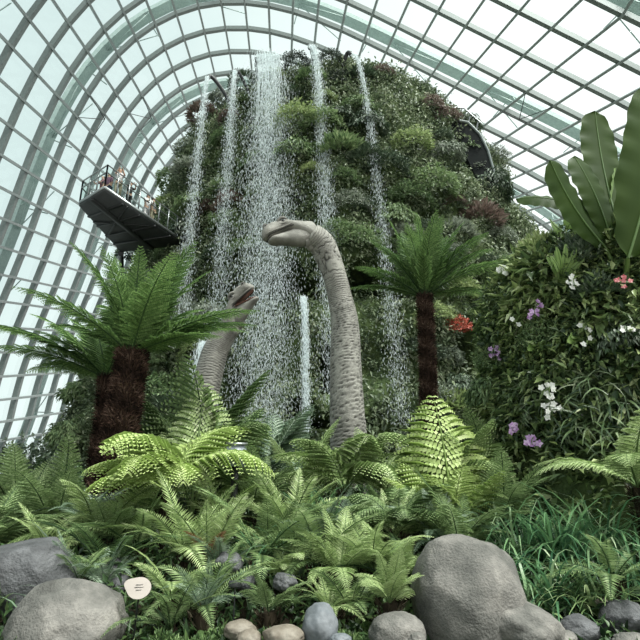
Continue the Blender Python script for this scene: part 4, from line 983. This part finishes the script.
orchid(537, 336, 2, 'petal_white', 'single white bloom left of the mound centre', .03, .09)
orchid(624, 303, 6, 'petal_pink', 'pink flower cluster near the right edge', .06, .08)
orchid(638, 344, 4, 'petal_white', 'white bloom cut off by the right edge', .06, .08)
# bright rosette and pale round leaves
def big_leaf(name, base, tip, width, side, mat, parent=None, wav=.02, bend=.12, seed=0, rib=True, cup=.15, label=None, rnd=1.6, mid=.45):
    base = Vector(base); tip = Vector(tip); d = tip-base; L = d.length; dn = d.normalized(); s = Vector(side); s = (s-dn*s.dot(dn)).normalized(); nn = dn.cross(s)
    q, r = 30, 12; acc = Acc(); V = []; T = []
    def ctr(u): return base+d*u+nn*bend*L*4*u*(1-u)
    for i in range(q+1):
        u = i/q; w = width/2*max(0, 1-abs((u-mid)/(mid if u < mid else 1-mid))**(2.0 if u < mid else rnd*1.8))**.55
        for k in range(-r, r+1):
            v = k/r; wv = wav*L*math.sin(u*46+seed+v)*abs(v)**2; rip = 1+.05*noise.noise(Vector((u*9, seed, k/abs(k) if k else 0)))*2
            V.append(tuple(ctr(u)+s*v*w*rip+nn*(cup*w*abs(v)**1.3+wv*.35)+dn*(-.03*w*abs(v)))); T.append(.5+.16*math.sin(u*170)*.6*abs(v)+.12*noise.noise(Vector((u*6, v*2, seed)))+(.3 if k == 0 else 0))
    n = 2*r+1; acc.add(V, [(i*n+k, i*n+k+1, (i+1)*n+k+1, (i+1)*n+k) for i in range(q) for k in range(n-1)], T)
    o = link(name, acc.mesh(name, True), mat, parent)
    if label: o['label'] = label
    if rib:
        a = Acc(); tube(a, [tuple(ctr(i/14)-nn*.003) for i in range(15)], [.007*L*(1-.8*i/14)+.002 for i in range(15)], 6); link('midrib', a.mesh('midrib', True), M['midrib'], o)
    return o
p, nn = on_mound(560, 285); p = p+nn*.1; root = empty('birds_nest_fern', p, 'bright yellow-green rosette of pointed leaves on the mound', 'fern')
for i in range(9):
    a = -1.1+2.2*i/8; tp = Vector((math.sin(a)*.28, -.28-.1*math.cos(3*i), .34*math.cos(a)+.08)); big_leaf('leaf', (0, 0, 0), tp, .085, (math.cos(a), 0, -math.sin(a)), M['pale_leaf'], root, .01, -.1, i)
p, nn = on_mound(565, 245); p = p+nn*.25; root = empty('anthurium', p, 'plant with two large pale rounded leaves below the banana-like leaves', 'plant')
for i, (bx, bz, tx, tz, w) in enumerate(((.0, 0, -.3, .1, .32), (.1, .02, .38, -.08, .36), (.05, .05, .2, .28, .26), (-.1, .0, -.15, -.25, .2), (.2, -.05, .62, -.35, .16))):
    acc = Acc(); tube(acc, [(0, .2, -.2), (bx*.5, .0, bz-.02), (bx, -.1, bz)], .008, 5); link('stem', acc.mesh('stem'), M['stem_green'], root)
    big_leaf('leaf', (bx, -.1, bz), (bx+tx, -.32, bz+tz), w, (0, .35, 1) if abs(tx) > abs(tz) else (1, .1, 0), M['pale_leaf'], root, .015, .06, i, mid=.35)
for (px, py, lb) in ((548, 345, 'veined heart-leaved plant at the centre right of the lilac spray'), (575, 340, 'light heart-leaved plant right of the mound centre')):
    p, nn = on_mound(px, py); p = p+nn*.2; root = empty('caladium', p, lb, 'plant', 'heart-leaved plants on the mound')
    for i in range(5):
        a = -1.4+i*.7; big_leaf('leaf', (0, 0, 0), (math.sin(a)*.2, -.16, -.16+.1*math.cos(a)), .12, (math.cos(a), 0, math.sin(a)), M['pale_leaf'], root, .01, .08, i, mid=.3)
# big banana-like plant behind / above the mound
bp = at(622, 275, 6.7); root = empty('bird_of_paradise_plant', bp, 'plant with huge paddle-shaped dark green leaves at the upper right', 'plant')
def rb(px, py, Y): return at(px, py, Y)-bp
for i, (b0, t0, w, sd, bend, cup) in enumerate((
   ((606, 248, 7.0), (550, 160, 6.6), .52, (.75, .3, .8), .05, .12),
   ((612, 243, 7.1), (574, 156, 7.0), .5, (.8, .3, .6), -.04, .12),
   ((618, 225, 7.2), (595, 111, 7.3), .58, (.98, .15, .1), .03, .08),
   ((628, 258, 6.7), (660, 88, 6.4), .95, (.95, .3, 0), -.04, .1),
   ((590, 216, 7.4), (516, 199, 7.6), .34, (.1, .5, .9), -.12, .3),
   ((612, 230, 7.3), (616, 168, 7.3), .16, (.4, .9, .1), .02, .4),
   ((625, 258, 7.0), (670, 200, 6.8), .5, (.6, .5, -.5), .05, .2),
   ((640, 262, 7.0), (690, 300, 6.6), .34, (0, .6, .8), -.12, .25))):
    b0 = (b0[0], b0[1], b0[2]-.45); t0 = (t0[0], t0[1], t0[2]-.45); a = rb(*b0); acc = Acc(); tube(acc, [(0, 0, -.9), tuple(a*.5+Vector((0, 0, -.1))), tuple(a)], [.05, .04, .022], 8); link('stalk', acc.mesh('stalk', True), M['stem_green'], root)
    big_leaf('leaf', a, rb(*t0), w, sd, M['pale_leaf' if i == 5 else 'banana'], root, .022, bend, i*1.7, cup=cup, rnd=2.8, mid=.5)

# ------------------------------------------------------------------ rocks
def rock(px, py, Y, w, h, label, mat, seed, depth=None, facet=.0, name='boulder', rz=0, group=None, lump=.18):
    """centre pixel, width / height in pixels"""
    c = at(px, py, Y); k = Y/(math.cos(PITCH)-(320-py)/FPX*math.sin(PITCH))/FPX; a, b = w*k/2, h*k/2; dp = depth or (a+b)/2
    import bmesh
    bm = bmesh.new(); bmesh.ops.create_icosphere(bm, subdivisions=5, radius=1)
    r0 = random.Random(seed); planes = [(Vector((r0.gauss(0, 1), r0.gauss(0, 1), r0.gauss(0, 1))).normalized(), r0.uniform(.62, .86)) for _ in range(9)]
    for v in bm.verts:
        q = v.co.normalized(); s = 1+lump*noise.noise(q*1.3+Vector((seed*3.1, 0, 0)))+lump*.4*noise.noise(q*3.3+Vector((seed, 1, 0)))+.018*noise.noise(q*11)
        p = q*s
        if facet:
            for n_, d_ in planes:
                e = p.dot(n_)-d_*1.05
                if e > 0: p -= n_*e*facet
        v.co = Vector((p.x*a, p.y*dp, p.z*b))
    me = bpy.data.meshes.new(name); bm.to_mesh(me); bm.free(); me.polygons.foreach_set('use_smooth', np.ones(len(me.polygons), bool))
    o = link(name, me, M[mat], loc=c); o.rotation_euler = (0, rz, 0); tag(o, label, 'rock', group); return o
rock(471, 609, 4.75, 118, 138, 'biggest smooth tan-grey boulder at the lower right', 'rock_tan', 2, .42, .35, lump=.14)
rock(520, 632, 4.6, 85, 66, 'lower brownish boulder joined to the right of the biggest one', 'rock_tan', 8, .36, .4, rz=.25)
rock(28, 580, 5.2, 118, 96, 'dark angular boulder at the left edge', 'rock_dark', 5, .42, .75)
rock(62, 640, 4.55, 140, 108, 'large pale boulder at the lower left beside the leaf-shaped sign', 'rock_tan', 11, .4, .55, rz=-.25)
rock(112, 580, 5.5, 34, 40, 'small dark rock behind the pale lower left boulder', 'rock_dark', 12, None, .6)
ST = 'rounded stones along the bottom edge'
rock(320, 626, 4.5, 36, 42, 'bluish grey smooth upright pebble at the bottom centre', 'rock_blue', 21, None, 0, 'stone', group=ST, lump=.1)
rock(284, 637, 4.4, 40, 26, 'tan stone just left of the bluish pebble', 'rock_brown', 22, None, .3, 'stone', group=ST)
rock(249, 640, 4.4, 26, 20, 'small tan stone left of the other tan stone at the bottom', 'rock_brown', 23, None, .2, 'stone', group=ST)
rock(240, 630, 4.55, 34, 18, 'brown half-hidden stone behind the small tan stone', 'rock_brown', 24, None, .2, 'stone', group=ST)
rock(397, 633, 4.45, 58, 40, 'rounded tan stone left of the biggest boulder', 'rock_tan', 25, None, .1, 'stone', group=ST, lump=.1)
rock(340, 641, 4.35, 22, 14, 'tiny grey stone between the bluish pebble and the rounded tan stone', 'rock_blue', 26, None, 0, 'stone', group=ST)
rock(417, 641, 4.3, 18, 16, 'tiny stone squeezed between the rounded tan stone and the biggest boulder', 'rock_tan', 27, None, 0, 'stone', group=ST)
rock(285, 582, 5.0, 24, 20, 'grey rock in the dark gap at the lower centre', 'rock_dark', 31, None, .6, 'stone')
rock(229, 563, 5.3, 34, 22, 'flat grey rock behind the black plant label', 'rock_dark', 32, None, .6, 'stone')
rock(247, 583, 5.1, 20, 16, 'small grey rock right of the black plant label', 'rock_dark', 33, None, .6, 'stone')
rock(622, 618, 4.8, 46, 34, 'dark grey rock at the lower right edge', 'rock_dark', 34, None, .6)
rock(605, 607, 5.0, 24, 16, 'pale tan stone above the dark rock at the lower right', 'rock_brown', 35, None, .4, 'stone')
rock(578, 630, 4.6, 44, 26, 'flat grey stone between the lower boulder and the dark right rock', 'rock_dark', 36, None, .4, 'stone')
rock(560, 640, 4.5, 40, 18, 'low grey stone at the bottom right of the brownish boulder', 'rock_tan', 37, None, .4, 'stone')
rock(632, 640, 4.5, 40, 14, 'flat pale stone in the lower right corner', 'rock_tan', 38, None, .3, 'stone')

# ------------------------------------------------------------------ small man-made things
c = at(139, 588, 4.45); root = empty('plant_sign', (c.x, 4.45, gz(c.x, 4.45)), 'cream leaf-shaped sign on a thin black stake', 'sign'); rc = c-root.location
V = []; N_ = 40
n_f = Vector((.05, -1, .35)).normalized(); sx = Vector((1, 0, 0)); sx = (sx-n_f*sx.dot(n_f)).normalized(); su = n_f.cross(sx)*-1
if su.z < 0: su = -su
for z_ in (0, -.012):
    for i in range(N_):
        a = 2*PI*i/N_; r = .088*(1+.38*max(0, math.cos(a-2.75))**9); V.append(tuple(rc+sx*r*math.cos(a)*1.0+su*r*.86*math.sin(a)+n_f*z_))
F = [tuple(range(N_)), tuple(range(2*N_-1, N_-1, -1))]+[(i, N_+i, N_+(i+1) % N_, (i+1) % N_) for i in range(N_)]
link('panel', mk_mesh('sign_panel', V, F), M['white_sign'], root)
acc = Acc()
for k, (l_, zz) in enumerate(((.05, .022), (.065, .005), (.04, -.014))): beam(acc, rc+sx*(-l_/2)+su*zz+n_f*.003, rc+sx*(l_/2)+su*(zz+.004)+n_f*.003, .004, .004)
link('lettering', acc.mesh('lettering'), M['sign_mark'], root)
acc = Acc(); tube(acc, [(rc.x-.02, .03, -.1), (rc.x-.005, .03, rc.z-.05), tuple(rc-su*.04-n_f*.02)], .007, 6); link('stake', acc.mesh('stake'), M['dark_metal'], root)
c = at(235, 584, 4.75); root = empty('plant_label', (c.x, 4.75, gz(c.x, 4.75)), 'small black plant label on a thin stake at the bottom', 'sign'); rc = c-root.location
acc = Acc(); boxm(acc, rc, (.1, .012, .05), Matrix.Rotation(-.5, 3, 'X')); link('panel', acc.mesh('label_panel'), M['deck'], root)
acc = Acc(); tube(acc, [(rc.x, .01, -.1), (rc.x, .01, rc.z)], .006, 6); link('stake', acc.mesh('stake'), M['dark_metal'], root)
c = at(236, 456, 7.0); root = empty('utility_box', (c.x, 7.0, gz(c.x, 7.0)), 'pale grey box standing among the ferns left of the tall dinosaur neck', 'box'); rc = c-root.location
acc = Acc(); boxm(acc, rc, (.24, .18, .26), Matrix.Rotation(.2, 3, 'Z')); link('housing', acc.mesh('housing'), M['box_grey'], root)
acc = Acc(); boxm(acc, rc+Vector((0, 0, .14)), (.27, .21, .03), Matrix.Rotation(.2, 3, 'Z')); link('lid', acc.mesh('lid'), M['rail'], root)
acc = Acc(); beam(acc, (rc.x, 0, -.1), (rc.x, 0, rc.z-.12), .08, .08, (0, 1, 0)); link('post', acc.mesh('post'), M['dark_metal'], root)

# ------------------------------------------------------------------ camera, light
cam = bpy.data.cameras.new('camera'); co = bpy.data.objects.new('camera', cam); COL.objects.link(co)
co.location = (0, 0, CAMZ); co.rotation_euler = (PI/2+PITCH, 0, 0); cam.sensor_width = 36; cam.lens = FPX/640*36; cam.clip_end = 500; cam.clip_start = .05
bpy.context.scene.camera = co
W = bpy.data.worlds.new('overcast'); bpy.context.scene.world = W; W.use_nodes = True; nt = W.node_tree; nt.nodes.clear()
bg = nt.nodes.new('ShaderNodeBackground'); ou = nt.nodes.new('ShaderNodeOutputWorld'); tc = nt.nodes.new('ShaderNodeTexCoord'); sp = nt.nodes.new('ShaderNodeSeparateXYZ')
nt.links.new(tc.outputs['Generated'], sp.inputs[0]); mr = nt.nodes.new('ShaderNodeMapRange'); mr.inputs[1].default_value = -.5; mr.inputs[2].default_value = .4
cn = nt.nodes.new('ShaderNodeTexNoise'); cn.inputs['Scale'].default_value = 3; cn.inputs['Detail'].default_value = 5; nt.links.new(tc.outputs['Generated'], cn.inputs['Vector'])
m1_ = nt.nodes.new('ShaderNodeMath'); m1_.operation = 'MULTIPLY_ADD'; m1_.inputs[1].default_value = -.55; nt.links.new(sp.outputs['Z'], m1_.inputs[0]); nt.links.new(sp.outputs['X'], m1_.inputs[2])
m2_ = nt.nodes.new('ShaderNodeMath'); m2_.operation = 'MULTIPLY_ADD'; m2_.inputs[1].default_value = .5; nt.links.new(cn.outputs['Fac'], m2_.inputs[0]); nt.links.new(m1_.outputs[0], m2_.inputs[2])
nt.links.new(m2_.outputs[0], mr.inputs[0]); rp = ramp(nt.nodes, [(0, (.63, .73, .73)), (.5, (.88, .94, .93)), (1, (1.12, 1.13, 1.12))]); nt.links.new(mr.outputs[0], rp.inputs[0]); nt.links.new(rp.outputs[0], bg.inputs[0])
bg.inputs[1].default_value = .95; nt.links.new(bg.outputs[0], ou.inputs[0])
sun = bpy.data.lights.new('sun', 'SUN'); sun.energy = 6.5; sun.angle = R_(25); sun.color = (1, .98, .94); so = bpy.data.objects.new('sun', sun); COL.objects.link(so); so.rotation_euler = (R_(17), R_(24), R_(0))
vs = bpy.context.scene.view_settings; vs.view_transform = 'Standard'; vs.look = 'None'; vs.exposure = .4; vs.gamma = 1; vs.use_curve_mapping = False
